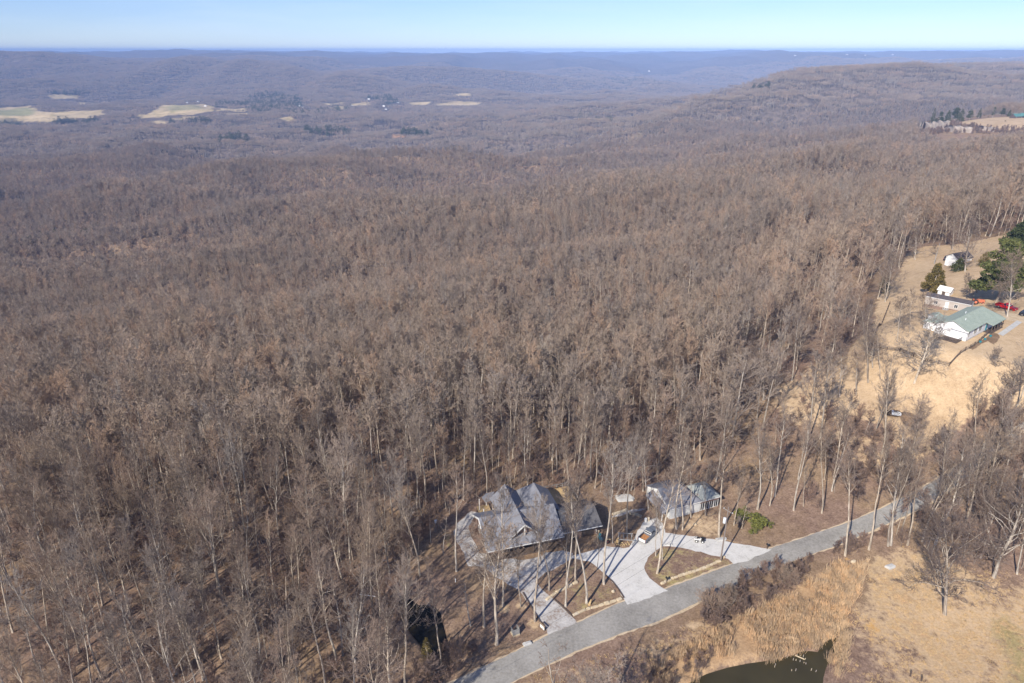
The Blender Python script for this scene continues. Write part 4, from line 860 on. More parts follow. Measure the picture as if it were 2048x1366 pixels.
# ------------------------------------------------------------------ buildings
def gable_roof(mb, x0, x1, y0, y1, ze, zr, yr=None, t=.18):
    yr = (y0+y1)/2 if yr is None else yr
    mb.slab([(x0, y0, ze), (x1, y0, ze), (x1, yr, zr), (x0, yr, zr)], t); mb.slab([(x0, yr, zr), (x1, yr, zr), (x1, y1, ze), (x0, y1, ze)], t); return mb
def window(parent, x0, z0, wd, ht, y, axis='x', out=-1, name='window', panes=2):
    """window on a wall; axis x: wall runs along x at y; axis y: wall runs along y at x=y"""
    def bx(mb, a0, b0, a1, b1, d0, d1):
        if axis == 'x': mb.box(a0, min(y+out*d0, y+out*d1), b0, a1, max(y+out*d0, y+out*d1), b1)
        else: mb.box(min(y+out*d0, y+out*d1), a0, b0, max(y+out*d0, y+out*d1), a1, b1)
    f = MB(); e = .08
    bx(f, x0-e, z0-e, x0, z0+ht+e, .0, .06); bx(f, x0+wd, z0-e, x0+wd+e, z0+ht+e, .0, .06); bx(f, x0, z0-e, x0+wd, z0, .0, .06); bx(f, x0, z0+ht, x0+wd, z0+ht+e, 0, .06)
    for i in range(1, panes): bx(f, x0+wd*i/panes-.03, z0, x0+wd*i/panes+.03, z0+ht, .03, .055)
    o = f.build(name, 'white_paint', parent); g = MB(); bx(g, x0, z0, x0+wd, z0+ht, .0, .025); g.build('pane', 'glass', o); return o
def house_main():
    e = empty('house', (*PZ(900+460/6.0235, 940+985/6.0235, 3.0), 0), math.radians(17), 'large grey shingled house with twin cross gables and white rake boards by the curling drive', 'house')
    e.location.z = 0
    # walls
    w_ = MB(); w_.prism([(.5, 2.6, -.3), (16, 2.6, -.3), (16, 12, -.3), (.5, 12, -.3)], [(.5, 2.6, 3.9), (16, 2.6, 3.9), (16, 12, 3.0), (.5, 12, 3.0)])
    w_.prism([(.5, 2.6, 3.9), (.5, 12, 3.0), (.5, 6.7, 6.1)], [(.7, 2.6, 3.9), (.7, 12, 3.0), (.7, 6.7, 6.1)])
    w_.build('wall', 'brick', e)
    pf = MB(); pf.box(.4, .3, -.3, 16, 2.597, .12); pf.build('porch_floor', 'wood_dark', e)
    for x_ in (.5, 3.5, 6.5, 9.7, 12.8, 15.8):
        pp = MB(); pp.box(x_-.09, .4, .123, x_+.09, .58, 3.02); pp.build('porch_post', 'wood_dark', e)
    w2 = MB(); w2.box(5.0, 12.003, -1, 17.4, 15.2, 4.2); w2.prism([(5.0, 15.0, 4.2), (11, 15.0, 4.2), (8, 15.0, 6.6)], [(5.0, 15.2, 4.2), (11, 15.2, 4.2), (8, 15.2, 6.6)]); w2.build('wall', 'siding_tan', e)
    w3 = MB(); w3.box(16.003, 2.2, -.3, 24.6, 10, 2.9); w3.prism([(24.4, 2.2, 2.9), (24.4, 10, 2.9), (24.4, 5.7, 4.9)], [(24.6, 2.2, 2.9), (24.6, 10, 2.9), (24.6, 5.7, 4.9)]); w3.build('wall', 'brick', e)
    r1 = MB(); r1.slab([(-.2, 0, 3.0), (16.3, 0, 3.0), (16.3, 6.7, 6.4), (-.2, 6.7, 6.4)], .18); r1.slab([(-.2, 6.7, 6.4), (16.3, 6.7, 6.4), (16.3, 12.6, 3.1), (-.2, 12.6, 3.1)], .18); ro = r1.build('roof', 'shingle', e)
    # cross gable A (front dormer to the back) and parallel gable B
    a = MB(); a.slab([(4.9, 1.3, 4.02), (8.1, 1.3, 6.95), (8.1, 15.8, 6.95), (4.7, 15.8, 3.95)], .16); a.slab([(8.1, 1.3, 6.95), (11.3, 1.3, 4.02), (11.1, 16.2, 4.2), (8.1, 15.8, 6.95)], .16); a.build('roof', 'shingle', e)
    b = MB(); b.slab([(11.0, 7.0, 4.5), (14.5, 6.4, 6.8), (14.5, 14.6, 6.8), (10.95, 16.2, 4.45)], .16); b.slab([(14.5, 6.4, 6.8), (17.9, 6.4, 4.4), (17.9, 14.6, 4.4), (14.5, 14.6, 6.8)], .16); b.build('roof', 'shingle', e)
    c = MB(); gable_roof(c, 16.35, 25.2, 1.0, 10.6, 2.95, 5.05, 5.7); c.build('roof', 'shingle_dark', e)
    p = MB(); p.slab([(3.4, 15.0, 3.7), (4.9, 15.0, 3.9), (6.4, 18.2, 3.7), (4.5, 18.4, 3.5), (3.2, 17.2, 3.5)], .15); p.build('porch_roof', 'shingle', e)
    # white rake boards, curved ones at the left gable
    k = MB()
    for (q0, q1) in (((4.85, 1.26, 3.98), (8.1, 1.26, 6.92)), ((8.1, 1.26, 6.92), (11.35, 1.26, 3.98))):
        k.prism([(q0[0], q0[1]-.06, q0[2]-.34), (q1[0], q1[1]-.06, q1[2]-.34), (q1[0], q1[1], q1[2]-.34), (q0[0], q0[1], q0[2]-.34)], [(q0[0], q0[1]-.06, q0[2]), (q1[0], q1[1]-.06, q1[2]), (q1[0], q1[1], q1[2]), (q0[0], q0[1], q0[2])])
    k.build('rake_board', 'white_paint', e)
    k = MB()
    for (q0, q1) in (((-.2, 0, 2.98), (-.2, 6.7, 6.38)), ((-.2, 6.7, 6.38), (-.2, 12.6, 3.08))):
        k.prism([(q0[0]-.09, q0[1], q0[2]-.42), (q1[0]-.09, q1[1], q1[2]-.42), (q1[0]-.004, q1[1], q1[2]-.42), (q0[0]-.004, q0[1], q0[2]-.42)], [(q0[0]-.09, q0[1], q0[2]), (q1[0]-.09, q1[1], q1[2]), (q1[0]-.004, q1[1], q1[2]), (q0[0]-.004, q0[1], q0[2])])
    k.build('rake_board', 'white_paint', e)
    g = MB(); g.prism([(5.6, 2.2, 3.9), (10.6, 2.2, 3.9), (8.1, 2.2, 6.6)], [(5.6, 2.3, 3.9), (10.6, 2.3, 3.9), (8.1, 2.3, 6.6)]); g.build('gable', 'brick', e)
    g = MB(); g.box(8.0, 1.35, 4.1, 8.2, 1.55, 6.4); g.build('gable_strut', 'white_paint', e)
    f = MB(); f.box(-.2, -.05, 2.78, 16.3, -.004, 2.96); f.build('fascia', 'white_paint', e)
    f = MB(); f.box(16.35, .93, 2.72, 25.2, .996, 2.92); f.build('fascia', 'white_paint', e)
    for x_ in (1.8, 5.2, 11.2, 14): window(e, x_, .9, 1.3, 1.3, 2.6)
    d = MB(); d.box(8.2, 2.52, .12, 9.2, 2.597, 2.2); dd = d.build('door', 'wood_dark', e); h = MB(); h.tube([(9.05, 2.51, 1.1), (9.05, 2.45, 1.1)], .03); h.build('handle', 'chrome', dd)
    for y_ in (3, 8.5): window(e, y_, 1, 1.2, 1.2, .5, 'y')
    d = MB(); d.box(17.2, 2.1, 0, 20.0, 2.197, 2.3); d.build('garage_door', 'wood_dark', e); d = MB(); d.box(21.0, 2.1, 0, 23.8, 2.197, 2.3); d.build('garage_door', 'wood_dark', e)
    for (vx, vy, vz, hh) in ((3.6, 8.2, 5.4, .9), (12.4, 7.6, 5.9, .75), (5.9, 10.5, 4.5, .5)):
        v = MB(); v.tube([(vx, vy, vz), (vx, vy, vz+hh)], .07, 8); v.build('vent_pipe', 'white_plastic', e)
    for (px_, py_) in ((2.5, 16.8), (4.4, 18.0), (2.5, 13.0)):
        v = MB(); v.box(px_-.08, py_-.08, -1.5, px_+.08, py_+.08, 3.45); v.build('porch_post', 'white_paint', e)
    v = MB(); v.box(2.2, 12.61, .3, 4.95, 18.2, .5); v.build('porch_floor', 'wood_gold', e)
    dk = MB(); dk.box(17.41, 10.7, .6, 24.6, 19.2, .8); dko = dk.build('deck', 'wood_gold', e)
    rl_ = MB()
    for t in np.linspace(0, 1, 6): rl_.box(17.6+6.9*t-.06, 19.0, .803, 17.6+6.9*t+.06, 19.12, 1.85)
    for t in np.linspace(0, .96, 7): rl_.box(24.45, 10.9+8.1*t, .803, 24.57, 11.02+8.1*t, 1.85)
    rl_.box(17.5, 19.13, 1.7, 24.6, 19.2, 1.85); rl_.box(24.58, 10.8, 1.7, 24.66, 19.2, 1.85); rl_.box(17.5, 19.13, 1.2, 24.6, 19.18, 1.28); rl_.build('railing', 'wood_grey', dko)
    for px_ in (17.8, 21, 24.3):
        v = MB(); v.box(px_-.1, 18.9, -1.5, px_+.1, 19.1, .597); v.build('deck_post', 'wood', dko)
    return e
house_main()
def garage():
    e = empty('garage', (*PZ(1200+785/5.689, 940+575/5.689, 0), 0), math.radians(21.3), 'pale grey sided garage with a grey hipped roof, lean-to porch and white-framed glass doors', 'garage')
    w_ = MB(); w_.box(.1, .3, -.8, 8.1, 9.4, 2.85); w_.build('wall', 'siding_pale', e)
    g = MB(); g.prism([(-.05, .5, 2.85), (-.05, 9.3, 2.85), (-.05, 4.9, 5.0)], [(.15, .5, 2.85), (.15, 9.3, 2.85), (.15, 4.9, 5.0)]); g.build('gable', 'white_paint', e)
    a = MB(); a.box(8.103, .5, -.5, 13.1, 6.0, 2.3); a.build('wall', 'siding_grey', e)
    b = MB(); b.box(8.11, .35, 2.0, 13.15, .497, 2.8); b.build('brick_header', 'brick', e)
    r = MB(); A_, B_ = (.9, 5.1, 5.2), (5.2, 5.1, 5.35)
    r.slab([(-.25, 0, 2.9), (8.4, 0, 2.9), B_, (-.25, 5.1, 5.2)], .15); r.slab([(8.4, 0, 2.9), (8.4, 9.8, 2.9), B_], .15); r.slab([(8.4, 9.8, 2.9), (-.25, 9.8, 2.9), (-.25, 5.1, 5.2), B_], .15); r.build('roof', 'shingle', e)
    p = MB(); p.slab([(-2.1, -.15, 2.45), (-.26, -.15, 3.05), (-.26, 6.8, 3.75), (-2.1, 6.8, 2.75)], .13); p.build('porch_roof', 'shingle', e)
    t = (11.0, 3.2, 4.5); h = MB()
    for q0, q1 in (((8.42, 0.2, 2.85), (13.5, .05, 2.85)), ((13.5, .05, 2.85), (13.5, 6.4, 2.85)), ((13.5, 6.4, 2.85), (8.42, 6.4, 2.85))): h.slab([q0, q1, t], .12)
    h.slab([(8.42, 6.4, 2.85), (8.42, .2, 2.85), t], .12); h.build('roof', 'shingle_pale', e)
    f = MB(); f.box(-.25, -.05, 2.7, 8.4, -.005, 2.88); f.box(8.45, .04, 2.66, 13.5, .09, 2.83); f.build('fascia', 'white_paint', e)
    for i in range(4):
        x0 = 8.35+i*1.2; o = MB(); o.box(x0-.06, .38, .05, x0+.06, .499, 2.0); o.box(x0+1.04, .38, .05, x0+1.14, .499, 2.0); o.box(x0+.5, .40, .05, x0+.56, .499, 2.0); o.box(x0+.06, .4, .05, x0+.5, .499, .15)
        oo = o.build('french_door', 'white_paint', e); g = MB(); g.box(x0+.06, .46, .15, x0+1.04, .498, 2.0); g.build('pane', 'glass', oo)
    d = MB(); d.box(-1.9, .1, -.4, .097, 6.6, .25); dk = d.build('porch_floor', 'wood', e)
    for y_ in (.2, 2.3, 4.4, 6.5):
        q = MB(); q.box(-1.85, y_-.07, .253, -1.7, y_+.07, 2.6); q.build('porch_post', 'white_paint' if y_ < 1 else 'wood_dark', e)
    rl_ = MB(); rl_.box(-1.84, .3, 1.0, -1.78, 6.5, 1.08)
    for y_ in np.arange(.5, 6.4, .45): rl_.box(-1.83, y_-.03, .253, -1.79, y_+.03, 1.0)
    rl_.build('railing', 'wood', dk)
    for y_ in (1.4, 3.4, 5.0): window(e, y_, .8, .8, 1.3, .1, 'y')
    s = MB()
    for i in range(3): s.box(-2.2-.3*i, .4, -.3, -1.905-.3*i, 1.8, .18-.13*i)
    s.build('step', 'concrete', e)
garage()
def corner(px, py, z): return np.array(PZ(px, py, z))
Z5 = lambda a, b: (1820+a/8.54, 560+b/8.54)
def farmhouse():
    o = corner(*Z5(1010, 885), 27); e = empty('house', (o[0], o[1], 24), math.radians(37), 'white one-storey house with a long green roof and a dark porch on the straw lawn', 'house')
    w_ = MB(); w_.box(.35, .4, -.2, 19.5, 8.2, 2.8); w_.prism([(.35, .4, 2.8), (.35, 8.2, 2.8), (.35, 4.3, 4.6)], [(.55, .4, 2.8), (.55, 8.2, 2.8), (.55, 4.3, 4.6)]); w_.build('wall', 'siding_white', e)
    w2 = MB(); w2.box(1.4, 8.203, -.4, 9, 11.6, 2.2); w2.build('wall', 'siding_white', e)
    f = MB(); f.box(.3, .34, -2.2, 19.6, .397, .35); f.box(.294, .34, -2.2, .347, 8.25, .1); f.build('foundation', 'concrete', e)
    r = MB(); r.slab([(-.1, 0, 2.95), (11.4, 0, 2.95), (11.4, -1.7, 2.55), (20.0, -1.7, 2.55), (21.4, .3, 2.75), (18.3, 4.2, 4.9), (-.1, 4.2, 4.9)], .16)
    r.slab([(-.1, 4.2, 4.9), (18.3, 4.2, 4.9), (21, 8.6, 2.85), (-.1, 8.6, 2.85)], .16); r.slab([(18.3, 4.2, 4.9), (21.4, .3, 2.75), (21, 8.6, 2.85)], .14); r.build('roof', 'shingle_green', e)
    r2 = MB(); r2.slab([(1.1, 8.5, 2.75), (9.3, 8.5, 2.75), (9.3, 12, 2.1), (1.1, 12, 2.1)], .12); r2.build('roof', 'shingle_green', e)
    f = MB(); f.box(-.14, 0, 2.55, -.104, 4.2, 2.9); f.build('fascia', 'white_paint', e)
    for x_, n in ((1.1, 1.0), (4.6, 1.9), (7.8, 1.9)): window(e, x_, 1.0, n, 1.4, .4, panes=3 if n > 1.2 else 2)
    d = MB(); d.box(12.6, .3, .1, 13.5, .397, 2.1); d.build('door', 'teal', e)
    pf = MB(); pf.box(11.5, -1.6, -.3, 19.6, .33, .12); pf.build('porch_floor', 'wood_dark', e)
    for x_ in (11.7, 13.7, 15.8, 17.8, 19.3):
        q = MB(); q.box(x_-.08, -1.5, .123, x_+.08, -1.34, 2.42); q.build('porch_post', 'wood_dark', e)
    dk = MB(); dk.box(-3.2, 1.2, .0, .29, 5.6, .15); dko = dk.build('deck', 'wood_dark', e); rr = MB(); rr.box(-3.2, 1.2, 1.0, .2, 1.27, 1.1); rr.box(-3.2, 1.2, 1.0, -3.12, 5.6, 1.1)
    for t in np.linspace(-3.1, .1, 9): rr.box(t, 1.22, .153, t+.05, 1.26, 1.0)
    for t in np.linspace(1.3, 5.5, 11): rr.box(-3.18, t, .153, -3.14, t+.05, 1.0)
    for x_ in (-3.1, -1.5): rr.box(x_, 1.25, -2.5, x_+.14, 1.39, -.003)
    rr.build('railing', 'wood_dark', dko)
    v = MB(); v.tube([(4.5, 3, 4.2), (4.5, 3, 4.9)], .08, 8); v.build('vent_pipe', 'white_plastic', e); v = MB(); v.tube([(9.5, 5, 4.3), (9.5, 5, 5.1)], .08, 8); v.build('vent_pipe', 'white_plastic', e)
    for i, x_ in enumerate((2.6, 5.6, 9.2)):
        p_ = Vector((x_, -2.3, 0)); q = Matrix.Rotation(math.radians(37), 4, 'Z') @ p_; X, Y = o[0]+q.x, o[1]+q.y
        b = MB(); b.tube([(0, 0, 0), (0, 0, .35), (0, 0, .5)], [.2, .32, .34], 10); t_ = b.build('flower_pot', 'teal', None, loc=(X, Y, Hs(X, Y)))
        tag(t_, ['teal pot nearest the white gable end', 'teal pot under the middle windows of the white house', 'teal pot by the porch of the white house'][i], 'flower pot', 'teal pots along the white house')
farmhouse()
struct(sheet('flower_bed', PP([(1935,694),(1950,690),(1968,678),(1985,664),(1996,668),(2000,676),(1988,690),(1975,682),(1960,690),(1945,700)]), 'mulch', .06, 1.2, .1), 'brown bed along the front of the white house', 'flower bed')
def mobile_home():
    a = corner(*Z5(262, 272), 26.6); b = corner(*Z5(1045, 430), 26.6); an = math.atan2(b[1]-a[1], b[0]-a[0]); L_ = np.hypot(*(b-a)); zg = Hs(*((a+b)/2))
    e = empty('mobile_home', (a[0], a[1], zg), an, 'long tan mobile home with a dark roof behind the green-roofed house', 'mobile home'); h = 26.6-zg
    w_ = MB(); w_.box(0.1, .15, .5, L_-.1, 4.1, h-.05); w_.build('wall', 'siding_tan', e); s = MB(); s.box(.12, .17, -.5, L_-.12, 4.0, .497); s.build('skirting', 'brick', e)
    r = MB(); gable_roof(r, -.1, L_+.1, 0, 4.3, h, h+.75, t=.12); r.build('roof', 'shingle_brown', e)
    g = MB(); g.prism([(L_-.05, .2, h-.1), (L_-.05, 4.1, h-.1), (L_-.05, 2.15, h+.6)], [(L_+.02, .2, h-.1), (L_+.02, 4.1, h-.1), (L_+.02, 2.15, h+.6)]); g.box(L_-.1, .16, .5, L_-.03, 4.09, h-.11); g.build('gable', 'white_paint', e)
    f = MB(); f.box(-.1, -.05, h-.16, L_+.1, -.004, h); f.build('fascia', 'white_paint', e)
    for x_ in (L_*.22, L_*.66): window(e, x_, 1.1, .85, .95, .15)
    d = MB(); d.box(L_*.46, .06, .55, L_*.46+.95, .146, 2.4); d.build('door', 'white_paint', e); st = MB(); st.box(L_*.45, -1.2, -.3, L_*.45+1.4, .05, .45); sto = st.build('stoop', 'wood_grey', e)
    rr = MB(); rr.box(L_*.45, -1.2, 1.3, L_*.45+1.4, -1.15, 1.36); [rr.box(L_*.45+t, -1.2, .453, L_*.45+t+.05, -1.15, 1.3) for t in (0, .45, .9, 1.35)]; rr.build('railing', 'white_paint', sto)
mobile_home()
def simple_house(name, label, cat, pos, rz, L_, W_, h, rh, wall, roof, group=None, door=True, z=None, wins=2):
    e = empty(name, (pos[0], pos[1], Hs(*pos) if z is None else z), rz, label, cat, group)
    w_ = MB(); w_.box(-L_/2, -W_/2, -1, L_/2, W_/2, h)
    for s_ in (-1, 1): w_.prism([(s_*L_/2, -W_/2, h), (s_*L_/2, W_/2, h), (s_*L_/2, 0, h+rh*.94)], [(s_*(L_/2-.15), -W_/2, h), (s_*(L_/2-.15), W_/2, h), (s_*(L_/2-.15), 0, h+rh*.94)])
    w_.build('wall', wall, e); r = MB(); o = .35; k = rh/(W_/2)
    r.slab([(-L_/2-o, -W_/2-o, h-k*o+.1), (L_/2+o, -W_/2-o, h-k*o+.1), (L_/2+o, 0, h+rh+.1), (-L_/2-o, 0, h+rh+.1)], .12); r.slab([(-L_/2-o, 0, h+rh+.1), (L_/2+o, 0, h+rh+.1), (L_/2+o, W_/2+o, h-k*o+.1), (-L_/2-o, W_/2+o, h-k*o+.1)], .12); r.build('roof', roof, e)
    if door: d = MB(); d.box(-.5, -W_/2-.05, 0, .5, -W_/2-.004, 2.05); d.build('door', 'wood_dark', e)
    for i in range(wins): window(e, -L_/2+L_*(i+.5)/wins-(.5 if i < wins/2 else -.1)-.2, 1, .9, 1.1, -W_/2)
    return e
simple_house('shed', 'small white shed with a pale gable roof behind the mobile home', 'shed', P(1760+880/6.83, 440+1035/6.83), math.radians(-52), 3.6, 3.0, 2.2, 1.0, 'white_paint', 'white_paint', wins=0)
simple_house('barn', 'white outbuilding with a dark roof beside the fan-shaped grey tree', 'barn', P(1760+1060/6.83, 440+590/6.83), math.radians(22), 8, 5, 2.8, 1.6, 'white_paint', 'shingle_brown', wins=1)
simple_house('shed', 'low grey-green shed by the left corner of the green-roofed house', 'shed', P(1820+410/8.54, 560+690/8.54), math.radians(35), 2.8, 2.4, 1.6, .5, 'siding_white', 'shingle_green', wins=0)
q = simple_house('house', 'teal-roofed house at the right edge of the bluff-top clearing', 'house', P(2034, 236), math.radians(15), 24, 12, 3.4, 4.5, 'wood_dark', 'teal_roof', wins=4)
d_ = MB(); d_.prism([(4, -9, 4), (10, -9, 4), (10, 0, 4), (4, 0, 4)], [(7, -9.3, 9), (7.02, -9.3, 9), (7.02, 0, 9), (7, 0, 9)]); d_.build('dormer', 'teal_roof', q)
for i, (a, b, mt) in enumerate(vh):
    lb, gp = ('tiny white house among the fields on the valley floor', 'houses on the valley floor') if b > 190 and b < 260 else ('tiny pale house in the forest gap left of centre', 'houses in the forest gap') if b > 260 else ('speck-sized white house on the far plateau', 'houses on the far plateau')
    pp_ = P(a, b); k = 1.0 if b > 190 else 1.6
    if pp_[1] < 4500 and b < 150: continue
    e = simple_house('farmhouse', lb, 'house', pp_, random.uniform(-.6, .6), 15*k, 9*k, 4*k, 2.6*k, mt, 'shingle' if i % 3 else 'white_paint', gp, door=False, wins=0)

# ------------------------------------------------------------------ vehicles
def wheel(parent, x, y, r_, wd, rim='chrome'):
    w_ = MB(); s = 1 if y > 0 else -1
    w_.tube([(x, y-wd/2, r_), (x, y-wd/2+.03, r_), (x, y+wd/2-.03, r_), (x, y+wd/2, r_)], [r_*.86, r_, r_, r_*.86], 18); o = w_.build('wheel', 'rubber', parent, True)
    q = MB(); q.tube([(x, y+s*(wd/2-.02), r_), (x, y+s*(wd/2+.015), r_)], [r_*.6, r_*.5], 12); q.build('rim', rim, o); return o
def greenhouse(e, x0, x1, x2, x3, zb, zt, w0, w1, paint):
    """x0..x3 bottom, tops x1..x2"""
    c = MB(); c.prism([(x0, -w0, zb), (x3, -w0, zb), (x3, w0, zb), (x0, w0, zb)], [(x1, -w1, zt), (x2, -w1, zt), (x2, w1, zt), (x1, w1, zt)]); c.build('cab', paint, e)
    def lerp(a, b, t): return tuple(a[i]+(b[i]-a[i])*t for i in range(3))
    def pane(nm, A, B, C, D, off):
        P_ = [Vector(lerp(lerp(A, B, u), lerp(D, C, u), v)) for u, v in ((.08, .12), (.92, .12), (.92, .88), (.08, .88))]; o = Vector(off)*.012
        m_ = MB(); m_.prism([tuple(p-o*.5) for p in P_], [tuple(p+o) for p in P_]); m_.build(nm, 'glass', e)
    pane('windshield', (x3, -w0, zb), (x3, w0, zb), (x2, w1, zt), (x2, -w1, zt), (1, 0, .4)); pane('rear_window', (x0, -w0, zb), (x0, w0, zb), (x1, w1, zt), (x1, -w1, zt), (-1, 0, .3))
    xm0, xm1 = (x0+x3)/2, (x1+x2)/2
    for s in (-1, 1):
        pane('window', (x0, s*w0, zb), (xm0, s*w0, zb), (xm1, s*w1, zt), (x1, s*w1, zt), (0, s, .2)); pane('window', (xm0, s*w0, zb), (x3, s*w0, zb), (x2, s*w1, zt), (xm1, s*w1, zt), (0, s, .2))
def prof(mb, pts, w_, inset=.06):
    """side profile (x,z) pulled across the width, upper edges drawn in a little"""
    zt = max(p[1] for p in pts); f = lambda z: w_-(inset if z > zt-.12 else 0)
    a = [(x, -f(z), z) for x, z in pts]; b = [(x, f(z), z) for x, z in pts]; mb.prism(b, a); return mb
def pickup(pos, rz, paint, label, tail='same', bedmat='black', crew=False, L_=5.5):
    e = empty('pickup_truck', (*pos, Hs(*pos)+.04), rz, label, 'pickup truck'); h = L_/2; W2 = .97; cb = -.35 if not crew else -.7
    b = MB(); prof(b, [(cb, .42), (h-.05, .42), (h, .62), (h-.03, .98), (h-.25, 1.08), (1.25, 1.15), (cb, 1.15)], W2); b.build('body', paint, e)
    bd = MB(); bd.bevbox(-h+.06, -W2, .48, cb, -W2+.14, 1.16, .03); bd.bevbox(-h+.06, W2-.14, .48, cb, W2, 1.16, .03); bd.box(cb-.08, -W2+.143, .5, cb-.002, W2-.143, 1.15); bd.box(-h+.07, -W2+.143, .48, cb-.083, W2-.143, .66); bd.build('bed', paint, e)
    fl = MB(); fl.box(-h+.12, -W2+.15, .663, cb-.09, W2-.15, .69); fl.build('bed_floor', bedmat, e)
    t = MB(); t.box(-h, -W2+.03, .55, -h+.057, W2-.03, 1.14); t.build('tailgate', paint if tail == 'same' else tail, e)
    bm = MB(); bm.box(-h-.14, -W2+.05, .42, -h-.003, W2-.05, .58); bm.build('bumper', 'chrome', e); bm = MB(); bm.box(h+.003, -W2+.05, .4, h+.12, W2-.05, .6); bm.build('bumper', 'chrome', e)
    greenhouse(e, cb+.02, cb+.2, .72, 1.28, 1.153, 1.76, .92, .74, paint if tail == 'same' else 'car_grey')
    for s in (-1, 1):
        for x_ in (-h+1.15, h-1.0): wheel(e, x_, s*(W2-.1), .38, .25)
        q = MB(); q.box(h-.02, s*.62-.16, .7, h+.02, s*.62+.16, .88); q.build('headlight', 'lamp_clear', e); q = MB(); q.box(-h-.02, s*.9-.06, .72, -h+.05, s*.9+.06, 1.0); q.build('tail_light', 'lamp_red', e)
        q = MB(); q.box(1.0, s*(W2+.01)-.0, 1.15, 1.12, s*(W2+.2), 1.32) if s > 0 else q.box(1.0, -W2-.2, 1.15, 1.12, -W2-.01, 1.32); q.build('mirror', 'black', e)
    if tail != 'same':   # pale frame behind the cab
        f = MB(); f.box(cb-.1, -.9, 1.153, cb-.02, -.78, 1.75); f.box(cb-.1, .78, 1.153, cb-.02, .9, 1.75); f.box(cb-.1, -.78, 1.66, cb-.02, .78, 1.75); f.box(cb-.1, -.78, 1.153, cb-.02, .78, 1.27); f.build('headache_rack', 'white_paint', e)
    return e
def suv(pos, rz, paint, label, L_=4.7):
    e = empty('parked_car', (*pos, Hs(*pos)+.03), rz, label, 'car'); h = L_/2
    b = MB(); prof(b, [(-h, .45), (-h+.1, .3), (h-.1, .3), (h, .5), (h-.05, .85), (h-.9, 1.0), (-h+.1, 1.05), (-h, .8)], .92); b.build('body', paint, e)
    greenhouse(e, -h+.12, -h+.55, .45, 1.25, 1.04, 1.6, .86, .68, paint)
    for s in (-1, 1):
        for x_ in (-h+.85, h-.9): wheel(e, x_, s*.84, .34, .22)
        q = MB(); q.box(h-.06, s*.62-.15, .62, h, s*.62+.15, .76); q.build('headlight', 'lamp_clear', e); q = MB(); q.box(-h-.01, s*.72-.12, .75, -h+.05, s*.72+.12, .92); q.build('tail_light', 'lamp_red', e)
    return e
def ends(r_, f_):
    a = np.array(P(*r_)); b = np.array(P(*f_)); return (a+b)/2, math.atan2(*(b-a)[::-1])
c_, a_ = ends((1180+715/6.827, 1020+440/6.827), (1180+868/6.827, 1020+300/6.827)); pickup(c_, a_, 'car_grey', 'grey pickup with a white tailgate and rusty bed on the white gravel', 'white_paint', 'rust')
c_, a_ = ends(Z5(1450, 478), Z5(1825, 524)); pickup(c_, a_, 'car_red', 'bright red pickup parked beyond the green-roofed house', 'same', 'black', True, 5.7)
c_, a_ = ends(Z5(1850, 600), Z5(2200, 660)); suv(c_, a_, 'car_black', 'black car cut by the right edge beside the red pickup')
c_, a_ = ends((1760+590/6.83, 440+1248/6.83), (1760+385/6.83, 440+1215/6.83)); suv(c_, a_, 'car_blue', 'dark blue car half hidden by trees in the fenced yard')
c_, a_ = ends((1760+860/6.83, 440+590/6.83), (1760+950/6.83, 440+500/6.83)); suv(c_, a_, 'car_black', 'black car parked against the white outbuilding')
def atv():
    c_, a_ = ends((1200+1068/5.689, 940+806/5.689), (1200+1185/5.689, 940+818/5.689)); e = empty('quad_bike', (*c_, Hs(*c_)+.04), a_, 'small white and black quad bike on the right gravel branch', 'quad bike')
    b = MB(); b.prism([(-.55, -.2, .42), (.6, -.2, .42), (.6, .2, .42), (-.55, .2, .42)], [(-.5, -.16, .78), (.5, -.18, .82), (.5, .18, .82), (-.5, .16, .78)]); b.build('body', 'white_paint', e)
    for x_ in (-.68, .68):
        f = MB(); f.prism([(x_-.4, -.55, .66), (x_+.4, -.55, .66), (x_+.4, .55, .66), (x_-.4, .55, .66)], [(x_-.24, -.5, .82), (x_+.24, -.5, .82), (x_+.24, .5, .82), (x_-.24, .5, .82)]); f.build('fender', 'white_paint' if x_ < 0 else 'black', e)
        k = MB(); [k.tube([(x_-.28, y_, .93), (x_+.28, y_, .93)], .02) for y_ in (-.35, -.12, .12, .35)]; [k.tube([(x_+q, -.38, .93), (x_+q, .38, .93)], .02) for q in (-.28, .28)]; [k.tube([(x_, y_, .8), (x_, y_, .93)], .02) for y_ in (-.3, .3)]; k.build('rack', 'black', e)
    s = MB(); s.bevbox(-.55, -.17, .80, .1, .17, .95, .05); s.build('seat', 'black', e)
    h = MB(); h.tube([(.38, 0, .8), (.25, 0, 1.12)], .03); h.tube([(.15, -.42, 1.14), (.25, -.15, 1.12), (.25, .15, 1.12), (.15, .42, 1.14)], .022); h.build('handlebar', 'black', e)
    for x_ in (-.62, .62):
        for y_ in (-.5, .5): wheel(e, x_, y_, .32, .26, 'white_paint')
atv()
